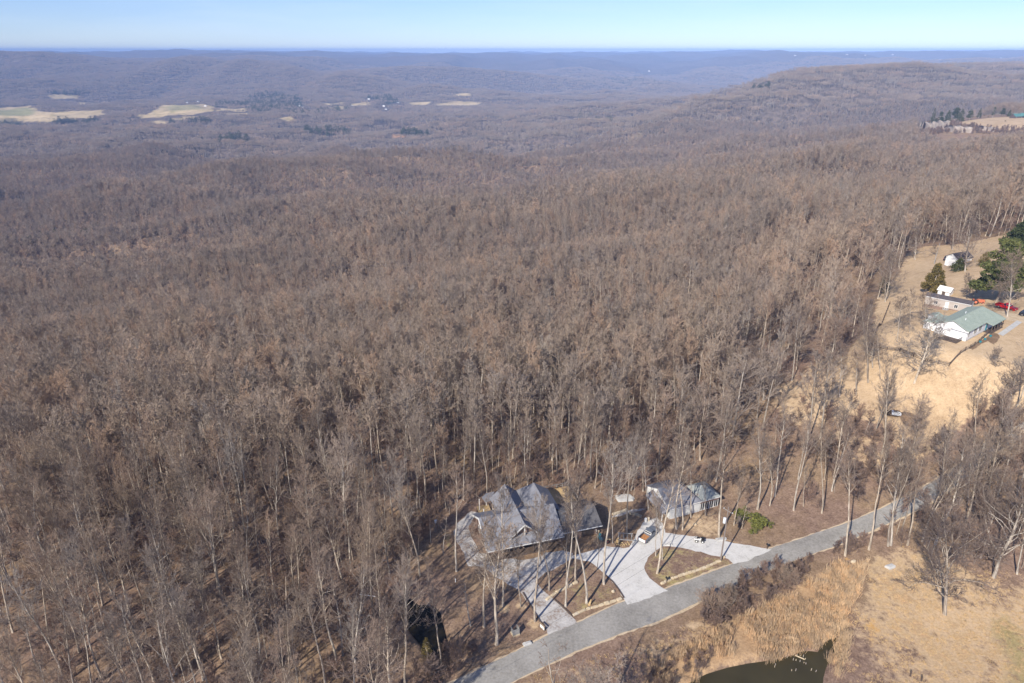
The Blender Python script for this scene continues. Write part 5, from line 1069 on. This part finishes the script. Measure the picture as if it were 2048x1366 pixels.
def tractor():
    p_ = P(1820+1150/8.54, 560+405/8.54); e = empty('tractor', (*p_, Hs(*p_)), math.radians(-20), 'faded orange tractor parked at the end of the mobile home', 'tractor')
    b = MB(); b.bevbox(-.2, -.45, .6, 1.7, .45, 1.5, .12); b.build('hood', 'orange', e); b = MB(); b.bevbox(-1.4, -.75, .8, -.2, .75, 1.35, .1); b.build('fender', 'orange', e)
    s = MB(); s.box(-1.1, -.25, 1.353, -.6, .25, 1.5); s.box(-1.15, -.25, 1.353, -1.05, .25, 1.9); s.build('seat', 'black', e)
    w_ = MB(); w_.tube([(-.3, 0, 1.5), (-.55, 0, 1.85)], .03); w_.tube([(-.5, -.2, 1.8), (-.6, -.2, 1.9), (-.6, .2, 1.9), (-.5, .2, 1.8)], .03); w_.build('steering_wheel', 'black', e)
    for y_ in (-.85, .85): wheel(e, -.8, y_, .75, .35, 'orange'); wheel(e, 1.3, y_*.75, .42, .22, 'orange')
tractor()

# ------------------------------------------------------------------ small things round the homesteads
def ups():
    x, y = P(1441, 1122); e = empty('utility_pole', (x, y, Hs(x, y)), 0, 'wooden utility pole with a white transformer between grass island and right drive', 'utility pole')
    m_ = MB(); m_.tube([(0, 0, -.5), (0, 0, 6), (0, 0, 13.2)], [.17, .14, .11], 10); m_.build('pole', 'wood_pole', e)
    a = math.radians(36+90); c, s = math.cos(a), math.sin(a)
    k = MB(); k.tube([(-1.1*c, -1.1*s, 12.3), (1.1*c, 1.1*s, 12.3)], .06, 4); k.build('crossarm', 'wood_grey', e)
    t = MB(); t.tube([(-.45, -.1, 9.5), (-.45, -.1, 9.6), (-.45, -.1, 10.7), (-.45, -.1, 10.8)], [.25, .3, .3, .2], 14); t.build('transformer', 'white_plastic', e, True)
    for q in (-1, 0, 1):
        i_ = MB(); i_.tube([(q*c, q*s, 12.36), (q*c, q*s, 12.6)], [.06, .04], 8); i_.build('insulator', 'white_plastic', e)
    for q in (-1, 1):
        w_ = MB(); pts = []
        for t_ in np.linspace(0, 1, 14): pts.append((x+q*c-72*t_*math.cos(math.radians(36)), y+q*s-72*t_*math.sin(math.radians(36)), 12.6+Hs(x, y)-6*t_*(1-t_)))
        w_.tube(pts, .018, 4); o = w_.build('power_line', 'wire'); tag(o, 'thin overhead wire running from the utility pole down over the road', 'power line', 'overhead wires from the utility pole')
        w_ = MB(); pts = [(x+q*c+75*t_*math.cos(math.radians(24)), y+q*s+75*t_*math.sin(math.radians(24)), 12.6+Hs(x, y)+(2)*t_-6*t_*(1-t_)) for t_ in np.linspace(0, 1, 14)]
    return
ups()
x, y = P(1868, 528); m_ = MB(); m_.tube([(0, 0, -.4), (0, 0, 4), (.3, 0, 9)], [.16, .14, .1], 10); tag(m_.build('utility_pole', 'wood_grey', None, loc=(x, y, Hs(x, y))), 'pale bare pole standing on the far straw clearing above the cedar', 'pole')
for bx, by, lb in ((1333, 1165, 'black mailbox on a post at the corner of the grass island'), (1534, 1098, 'black mailbox on a post by the right gravel mouth')):
    x, y = P(bx, by); e = empty('mailbox', (x, y, Hs(x, y)), math.radians(26), lb, 'mailbox')
    m_ = MB(); m_.box(-.06, -.06, -.2, .06, .06, 1.0); m_.build('post', 'wood_dark', e)
    m_ = MB(); m_.prism([(-.15, -.3, 1.003), (.15, -.3, 1.003), (.15, -.3, 1.2), (.1, -.3, 1.29), (0, -.3, 1.33), (-.1, -.3, 1.29), (-.15, -.3, 1.2)], [(-.15, .3, 1.003), (.15, .3, 1.003), (.15, .3, 1.2), (.1, .3, 1.29), (0, .3, 1.33), (-.1, .3, 1.29), (-.15, .3, 1.2)]); m_.build('box', 'black', e)
    m_ = MB(); m_.box(.153, -.05, 1.15, .17, -.02, 1.4); m_.build('flag', 'white_plastic', e)
def stone(name, x, y, L_, W_, Ht, rz, seed, label, cat, group=None, mat='stone'):
    r = np.random.default_rng(seed); bm_v = []; n = 9; fs = []
    rings = [(-.15, 1.0), (.45*Ht, 1.04), (.85*Ht, .93), (Ht, .6)]
    ang_ = np.linspace(0, 2*math.pi, n, endpoint=False)+r.uniform(-.15, .15, n); rr = r.uniform(.85, 1.12, n)
    for z_, k in rings:
        for a, q in zip(ang_, rr): bm_v.append((np.sign(math.cos(a))*abs(math.cos(a))**.35*L_/2*k*q, np.sign(math.sin(a))*abs(math.sin(a))**.35*W_/2*k*q, z_+r.normal()*.02*(z_ > 0)))
    for i in range(3):
        for j in range(n): j2 = (j+1) % n; fs.append((i*n+j, i*n+j2, (i+1)*n+j2, (i+1)*n+j))
    fs.append(tuple(range(3*n, 4*n))); me = bpy.data.meshes.new(name); me.from_pydata(bm_v, [], fs); me.materials.append(M[mat])
    o = link(name, me, None, (x, y, Hs(x, y)+.02)); o.rotation_euler = (0, 0, rz); return tag(o, label, cat, group)
def stone_row(pts, n, lb, gp, seed):
    W_ = PP(pts, **Z1); seg = np.hypot(*np.diff(W_, axis=0).T); cum = np.concatenate([[0], np.cumsum(seg)]); tot = cum[-1]
    r = np.random.default_rng(seed); cuts = np.cumsum(r.uniform(.7, 1.4, n)); cuts = np.concatenate([[0], cuts])/cuts[-1]*tot
    for i in range(n):
        m0 = (cuts[i]+cuts[i+1])/2; x = np.interp(m0, cum, W_[:, 0]); y = np.interp(m0, cum, W_[:, 1]); x2 = np.interp(m0+.3, cum, W_[:, 0]); y2 = np.interp(m0+.3, cum, W_[:, 1])
        stone('edging_stone', x, y, (cuts[i+1]-cuts[i])*1.0, r.uniform(.38, .6), r.uniform(.25, .42), math.atan2(y2-y, x2-x)+r.normal()*.06, seed*50+i, lb, 'stone', gp)
stone_row([(798,938),(870,905),(960,878),(1030,858),(1098,836)], 8, 'cream stone block in the row edging the wooded island along the road', 'stone blocks edging the wooded island', 1)
stone_row([(1330,748),(1400,715),(1470,690),(1530,672),(1600,648),(1690,606)], 17, 'cream stone block in the row edging the grass island along the road', 'stone blocks edging the grass island', 2)
stone_row([(640,845),(700,800),(760,770),(830,735)], 5, 'rough stone lying among the trees of the wooded island', 'rough stones among the island trees', 3)
def timber(pts, lb, w_=.2, mat='wood_dark', hh=.22):
    W_ = PP(pts, **Z1); m_ = MB()
    for a, b in zip(W_, W_[1:]):
        d = (b-a)/np.hypot(*(b-a)); n_ = np.array([-d[1], d[0]])*w_/2; za, zb = Hs(*a), Hs(*b); b = b-d*.03
        m_.prism([(*(a-n_), za-.1), (*(b-n_), zb-.1), (*(b+n_), zb-.1), (*(a+n_), za-.1)], [(*(a-n_), za+hh), (*(b-n_), zb+hh), (*(b+n_), zb+hh), (*(a+n_), za+hh)])
    return tag(m_.build('landscape_timber', mat), lb, 'timber edging')
timber([(685,840),(740,885),(797,943)], 'timber edging on the right side of the front drive mouth')
timber([(990,690),(1040,735),(1075,780),(1108,832)], 'timber edging between wooded island and white drive')
timber([(500,800),(560,905),(590,950),(622,1012)], 'timber edging on the left side of the front drive mouth')
timber([(1345,512),(1400,512)], 'short pale curb plank at the top of the grass island', .3, 'concrete', .3)
timber([(1655,470),(1720,478),(1800,502)], 'pale timber along the top edge of the right gravel branch', .25, 'wood', .15)
timber([(1040,330),(1085,318),(1130,300)], 'low pale stone edging between house and garage', .5, 'stone', .35)
timber([(1140,322),(1180,330),(1215,345)], 'pale stone edging beside the garage bed', .5, 'stone', .4)
struct(sheet('path', PP([(1030,345),(1060,325),(1110,308),(1160,296),(1235,290),(1240,300),(1170,312),(1120,325),(1060,345)], **Z1), 'gravel_leafy', .02, 1.2, .1), 'pale path between the house and the garage', 'path')
def P1(a, b): return P(880+a/3.012, 920+b/3.012)
# trash bin enclosure
x, y = P(1030, 1268); e = empty('trash_bin', (x, y, Hs(x, y)), math.radians(24), 'grey open-topped bin enclosure on a pale base left of the front drive mouth', 'bin')
for nm, b_ in (('panel', (-.55, -.5, .3, .65, -.42, 1.45)), ('panel', (-.55, -.417, .3, -.47, .6, 1.45)), ('panel', (.57, -.417, .3, .65, .6, 1.5))):
    m_ = MB(); m_.box(*b_); m_.build(nm, 'wood_grey', e)
m_ = MB(); m_.box(-.62, -.57, -.1, .72, .65, .297); m_.build('base', 'stone', e)
m_ = MB(); m_.tube([(.1, .1, .3), (.1, .1, 1.2)], .06, 6); m_.build('post', 'wood_dark', e)
# board
x, y = P(1084.5, 1258); e = empty('sign_board', (x, y, Hs(x, y)), math.radians(-52), 'low white board between dark posts at the left drive mouth', 'sign')
m_ = MB(); m_.box(-.6, -.03, .1, .6, .03, .75); m_.build('board', 'white_paint', e); m_ = MB(); m_.box(-.7, -.09, .95, .7, .09, 1.12); m_.build('beam', 'wood', e)
for q in (-.62, .62): m_ = MB(); m_.box(q-.06, -.06, -.2, q+.06, .06, .947) if False else m_.box(q-.05 if q < 0 else q-.015, -.06, -.2, q+.015 if q < 0 else q+.05, .06, .947); m_.build('post', 'wood_dark', e)
# trellis frame and log pile beside the pickup
x, y = P(1180+480/6.827, 1020+440/6.827); e = empty('trellis', (x, y, Hs(x, y)), math.radians(-6), 'weathered wooden frame over the log pile beside the pickup', 'trellis')
for a, b in ((-1.4, -.9), (1.4, -.9), (-1.4, 1.2), (1.4, 1.2)): m_ = MB(); m_.box(a-.06, b-.06, -.2, a+.06, b+.06, 1.3); m_.build('post', 'wood_grey', e)
for b in (-.9, 1.2): m_ = MB(); m_.box(-1.6, b-.07, 1.303, 1.6, b+.07, 1.42); m_.build('beam', 'wood_grey', e)
for a in (-1.2, -.4, .4, 1.2): m_ = MB(); m_.box(a-.05, -1.0, 1.423, a+.05, 1.3, 1.5); m_.build('slat', 'wood_grey', e)
lr = np.random.default_rng(9); x, y = P(1180+400/6.827, 1020+455/6.827)
for i in range(26):
    a, b = x+lr.normal()*1.0, y+lr.normal()*.6; an = lr.random()*3.1; l_ = lr.uniform(.35, .6); m_ = MB(); zz_ = .1+.12*(i % 3)
    m_.tube([(-math.cos(an)*l_/2, -math.sin(an)*l_/2, zz_), (math.cos(an)*l_/2, math.sin(an)*l_/2, zz_)], lr.uniform(.08, .14), 7)
    tag(m_.build('log', 'wood_gold', None, loc=(a, b, Hs(a, b))), 'cut log in the golden heap beside the pickup', 'log', 'heap of cut logs beside the pickup')
# chairs, tyre planter, ornaments
for i, (a, b, an) in enumerate(((1160+555/14.63, 1020+830/14.63, -.6), (1160+615/14.63, 1020+895/14.63, .5))):
    x, y = P(a, b); e = empty('garden_chair', (x, y, Hs(x, y)), an, ['teal garden chair farther from the road near the right wing', 'teal garden chair nearer the road by the tyre planter'][i], 'chair')
    m_ = MB(); m_.box(-.3, -.3, .36, .3, .28, .41); m_.build('seat', 'teal', e); m_ = MB(); m_.prism([(-.3, .283, .36), (.3, .283, .36), (.3, .34, .36), (-.3, .34, .36)], [(-.24, .48, 1.0), (.24, .48, 1.0), (.24, .54, 1.0), (-.24, .54, 1.0)]); m_.build('backrest', 'teal', e)
    for q in (-.36, .36): m_ = MB(); m_.box(q-.05, -.32, .58, q+.05, .3, .62); m_.build('armrest', 'teal', e)
    for q in (-.27, .27):
        for w_ in (-.25, .24): m_ = MB(); m_.box(q-.03, w_-.03, 0, q+.03, w_+.03, .357); m_.build('leg', 'teal', e)
x, y = P(1160+795/14.63, 1020+950/14.63); e = empty('tyre_planter', (x, y, Hs(x, y)), 0, 'round black tyre planter with a reddish centre beside the teal chairs', 'planter')
m_ = MB(); pts = [(math.cos(t)*.4, math.sin(t)*.4, .16) for t in np.linspace(0, 6.283, 17)]; m_.tube(pts, .13, 8); m_.build('tyre', 'rubber', e, True); m_ = MB(); m_.tube([(0, 0, 0), (0, 0, .2)], .3, 14); m_.build('soil', 'orange', e)
def urn(px, py, h, mat, lb, rr_=(.16, .1, .22, .28, .2)):
    x, y = P(px, py); m_ = MB(); m_.tube([(0, 0, 0), (0, 0, h*.2), (0, 0, h*.5), (0, 0, h*.85), (0, 0, h)], list(rr_), 12); return tag(m_.build('garden_ornament', mat, None, True, (x, y, Hs(x, y))), lb, 'ornament')
urn(1291, 1044, 1.1, 'white_paint', 'cream garden ornament at the upper end of the drive, left of its pair', (.3, .25, .35, .3, .2)); urn(1297, 1041, .9, 'stone', 'tan garden ornament at the upper end of the drive, right of its pair', (.3, .22, .3, .3, .2))
urn(1192, 1067, 1.1, 'white_paint', 'slim white ornament in front of the right wing', (.14, .1, .14, .12, .16)); urn(1197, 1066, .7, 'stone', 'small tan pot next to the slim white ornament', (.12, .14, .2, .22, .2))
x, y = P(872, 1062); e = empty('birdhouse', (x, y, Hs(x, y)), .3, 'white birdhouse on a thin post at the woods edge left of the house', 'birdhouse')
m_ = MB(); m_.tube([(0, 0, -.2), (0, 0, 2.2)], .05, 6); m_.build('post', 'wood_grey', e); m_ = MB(); m_.box(-.18, -.18, 2.203, .18, .18, 2.75); m_.build('box', 'white_paint', e); m_ = MB(); m_.slab([(-.25, -.25, 2.8), (.25, -.25, 2.8), (.25, 0, 3.0), (-.25, 0, 3.0)], .03); m_.slab([(-.25, 0, 3.0), (.25, 0, 3.0), (.25, .25, 2.8), (-.25, .25, 2.8)], .03); m_.build('roof', 'white_plastic', e)
x, y = P(911, 1164); m_ = MB(); m_.box(-.07, -.07, -.1, .07, .07, .75); m_.prism([(-.1, -.1, .753), (.1, -.1, .753), (.1, .1, .753), (-.1, .1, .753)], [(-.02, -.02, .85), (.02, -.02, .85), (.02, .02, .85), (-.02, .02, .85)]); tag(m_.build('marker_post', 'white_plastic', None, loc=(x, y, Hs(x, y))), 'short white marker post left of the crooked trunk below the drive', 'post')
a, b = P(720, 1193), P(752, 1196); m_ = MB(); m_.tube([(*a, Hs(*a)+.55), (*b, Hs(*b)+.35)], .09, 8); tag(m_.build('pipe', 'white_plastic'), 'long white pipe lying by the left tip of the black pond', 'pipe')
x, y = P(1250, 997); stone('flat_rock', x, y, 4.2, 2.6, .3, .2, 91, 'large flat pale rock in the yard between deck and garage', 'rock', None, 'concrete')
for px_, py_, L_, W_, lb in ((1055, 1288, 1.6, .7, 'pale elongated boulder at the road verge below the bin'), (1780, 1134, 1.9, 1.1, 'whitish boulder on the lower field near the roadside trees'), (1226, 1184, .5, .4, 'small grey stone near the right corner of the wooded island'), (1706, 1124, 1.0, .6, 'small pale stone beside the orange soil patch'), (1389, 1050, .8, .5, 'pale stone next to the garage lawn'), (1447, 1115, .6, .5, 'cream stone at the foot of the utility pole')):
    x, y = P(px_, py_); stone('boulder', x, y, L_, W_, .4, .4, int(px_), lb, 'rock', None, 'concrete' if L_ > 1 else 'stone')
x, y = P1(1680, 468); stone('boulder', x+.3, y-.6, 2.4, 1.0, .25, .1, 77, 'pale slab at the base of the thickest trunk', 'rock', None, 'concrete')
x, y = P1(885, 865); m_ = MB(); m_.tube([(0, 0, -.1), (.1, 0, .5), (.35, .1, 1.2)], [.28, .22, .12], 8); tag(m_.build('stump', 'wood_gold', None, loc=(x+.4, y-.3, Hs(x, y))), 'broken golden stump leaning beside the thick island tree', 'stump')
for i, (a, b) in enumerate(((1820, 1352), (1842, 1362))): x, y = P(a, b); m_ = MB(); m_.tube([(0, 0, -.1), (0, 0, 1.1), (0, 0, 1.2)], [.12, .11, .03], 8); tag(m_.build('field_post', 'wood_dark', None, loc=(x, y, Hs(x, y))), ['short dark post at the bottom edge of the lower field, left one', 'short dark post at the bottom edge of the lower field, right one'][i], 'post')
# fences
def fence(pts, lb, s, ox, oy, mat='wood_dark', h=1.25):
    W_ = PP(pts, s, ox, oy); e = empty('wooden_fence', (*W_[0], Hs(*W_[0])), 0, lb, 'fence'); o = np.array([W_[0][0], W_[0][1], Hs(*W_[0])]); posts = []
    for a, b in zip(W_, W_[1:]):
        k = max(1, int(np.hypot(*(b-a))/2.4)); posts += [a+(b-a)*j/k for j in range(k)]
    posts.append(W_[-1]); P3 = [np.array([*p, Hs(*p)])-o for p in posts]
    for p in P3: m_ = MB(); m_.box(p[0]-.07, p[1]-.07, p[2]-.3, p[0]+.07, p[1]+.07, p[2]+h); m_.build('post', mat, e)
    for z_ in (.35, .75, 1.12):
        m_ = MB()
        for p, q in zip(P3, P3[1:]): m_.tube([tuple(p+[0, 0, z_]), tuple(q+[0, 0, z_])], .05, 4)
        m_.build('rail', mat, e)
fence([(540,965),(600,900),(655,868),(700,838),(745,795),(768,778)], 'dark post-and-rail fence climbing to the front of the white house', 2.733, 1700, 380)
fence([(115,858),(200,878),(270,884),(345,912),(420,945),(540,965)], 'dark post-and-rail fence crossing the lawn behind the spreading oak', 2.733, 1700, 380)
fence([(215,625),(190,690),(140,780),(115,858)], 'dark fence at the left side of the yard along the woods', 2.733, 1700, 380)
# brush pile on the lawn
struct(sheet('ash_patch', PP([(940,760),(1020,765),(1100,785),(1190,840),(1205,920),(1120,900),(1040,860),(990,810)], 4.197, 1560, 640), 'mulch', .03, 1.2, .3), 'dark scorched patch on the straw lawn', 'ash patch')
x, y = P(1560+955/4.197, 640+785/4.197); e = empty('brush_pile', (x, y, Hs(x, y)), 0, 'low dark brush pile with a whitish sheet on the straw lawn', 'brush pile')
pr = np.random.default_rng(4); S_ = []
for i in range(420): a, q = pr.random()*6.28, math.sqrt(pr.random()); z_ = .9*(1-q*q)*pr.random(); an = pr.random()*6.28; l_ = pr.uniform(.4, 1.1); cx_, cy_ = math.cos(a)*q*2.6, math.sin(a)*q*1.5; S_.append([cx_-math.cos(an)*l_/2, cy_-math.sin(an)*l_/2, z_, cx_+math.cos(an)*l_/2, cy_+math.sin(an)*l_/2, z_+pr.normal()*.15, .04, .02, 0])
V_, F_ = tubes(np.array(S_), 3, '', None); link('branches', mesh_np('branches', V_, F_, M['wood_dark']), e)
m_ = MB(); m_.prism([(-1.2, -1.2, .3), (1.0, -1.5, .15), (1.8, -.4, .35), (-.6, .2, .85)], [(-1.2, -1.2, .35), (1.0, -1.5, .2), (1.8, -.4, .4), (-.6, .2, .95)]); m_.build('sheet', 'white_plastic', e)
# posts of dead stems in the pond
dr = np.random.default_rng(6)
for i, (a, b) in enumerate(((1588,1309),(1594,1311),(1600,1312),(1606,1314),(1611,1318),(1586,1320),(1592,1321),(1600,1323),(1608,1325),(1612,1328),(1549,1334),(1551,1330),(1583,1341),(1591,1341),(1574,1315),(1631,1343),(1622,1340))):
    x, y = PZ(a, b, -.5); m_ = MB(); m_.tube([(0, 0, -.3), (dr.normal()*.05, dr.normal()*.05, dr.uniform(.25, .6))], .05, 5); tag(m_.build('dead_stem', 'siding_tan' if i % 2 else 'stone', None, loc=(x, y, -.55)), 'pale dead stem poking out of the olive pond', 'stem', 'pale dead stems in the pond')
a, b = PZ(1590, 1311, -.5), PZ(1609, 1319, -.5); m_ = MB(); m_.tube([(*a, -.42), (*b, -.45)], .1, 7); tag(m_.build('driftwood', 'stone'), 'pale log floating among the dead stems in the pond', 'log')
# bare clump shrubs by the road
SHR = tree_meshes(777, 5, 'shrub', 1.0)
for i, (a, b, h, lb) in enumerate(((1420,1228,4.6,'tall bare shrub clump at the left end of the roadside brush'),(1452,1215,4.2,'bare shrub just right of the tall clump in the roadside brush'),(1570,1172,4.4,'bare shrub halfway along the roadside brush'),(1478,1052,2.2,'small twiggy shrub below the thickest trunk'))):
    x, y = P(a, b); e = empty('bare_shrub', (x, y, Hs(x, y)), i*1.3, lb, 'shrub', 'bare shrubs along the lower road edge' if i < 3 else None)
    for k in range(4 if i < 3 else 2):
        for me, nm in zip(SHR, ('stem', 'crown')):
            o = link(nm, me, e); o.scale = (h/5,)*3; o.rotation_euler = (random.uniform(-.2, .2), random.uniform(-.2, .2), k*1.6); o.location = (random.uniform(-.7, .7), random.uniform(-.7, .7), 0)

# ------------------------------------------------------------------ the bluff
def cliff(pxs, lb, hgt, seed, up=14):
    W_ = PP(pxs); r = np.random.default_rng(seed); seg = np.hypot(*np.diff(W_, axis=0).T); cum = np.concatenate([[0], np.cumsum(seg)]); m = 46; rows = 12
    V_ = []; 
    for j in range(rows):
        for i in range(m):
            s_ = i/(m-1)*cum[-1]; x = np.interp(s_, cum, W_[:, 0]); y = np.interp(s_, cum, W_[:, 1]); ed = min(1, 5*min(i, m-1-i)/(m-1)+.1); t = j/(rows-1)
            n1 = float(vnoise(np.array([s_/7+seed]), np.array([t*1.5]))[0]); n2 = float(vnoise(np.array([s_/2.5+seed*3]), np.array([t*5]))[0])
            zt = Hs(x, y)+up; V_.append((x+(n2-.5)*1.5, y-(1-t)*3*ed-n1*9*(t < .97)*ed+(8 if t > .97 else 0), zt-hgt*ed*(1-t)+(n1-.5)*7))
    F_ = [(j*m+i, j*m+i+1, (j+1)*m+i+1, (j+1)*m+i) for j in range(rows-1) for i in range(m-1)]
    b0 = len(V_)
    for i in range(m): x, y, z_ = V_[i]; V_.append((x, y+25, z_-3))
    F_ += [(b0+i, b0+i+1, i+1, i) for i in range(m-1)]; F_ += [((rows-1)*m+i, (rows-1)*m+i+1, b0+i+1, b0+i) for i in range(m-1)]
    me = mesh_np('cliff', np.array(V_), np.array(F_), M['rock']); return tag(link('cliff', me), lb, 'cliff', 'rock faces of the bluff')
cliff([(1833,264),(1850,262),(1870,260),(1896,259)], 'tall pale rock face at the left end of the bluff-top clearing', 32, 5, 15)
cliff([(1902,265),(1920,264),(1942,266)], 'low rounded rock outcrop below the bluff-top clearing', 20, 8, 10)
cliff([(1798,262),(1812,258),(1826,260)], 'small pale outcrop among trees left of the tall rock face', 22, 12, 15)
cliff([(1965,262),(1976,261),(1988,264)], 'small grey outcrop under the right part of the bluff-top clearing', 12, 15, 7)

for i, (a, b, ty) in enumerate(((1895,237,233),(1928,234,230),(1968,233,229),(1976,236,232),(2010,244,240))):
    evergreen('bush', a, b, ty, 2.2, 260, 'cedar', 'small round bush dotting the bluff-top clearing', 'round_bush', 'small bushes on the bluff-top clearing', 80+i)
scatter_poly('bluff_brush', PP([(1830,250),(1880,246),(1930,252),(1980,257),(2060,256),(2060,275),(1830,275)]), 6, BR, 1.2, 2.6, 'reddish-brown brush clinging to the slope below the bluff-top clearing', 'brush', 51, .7)
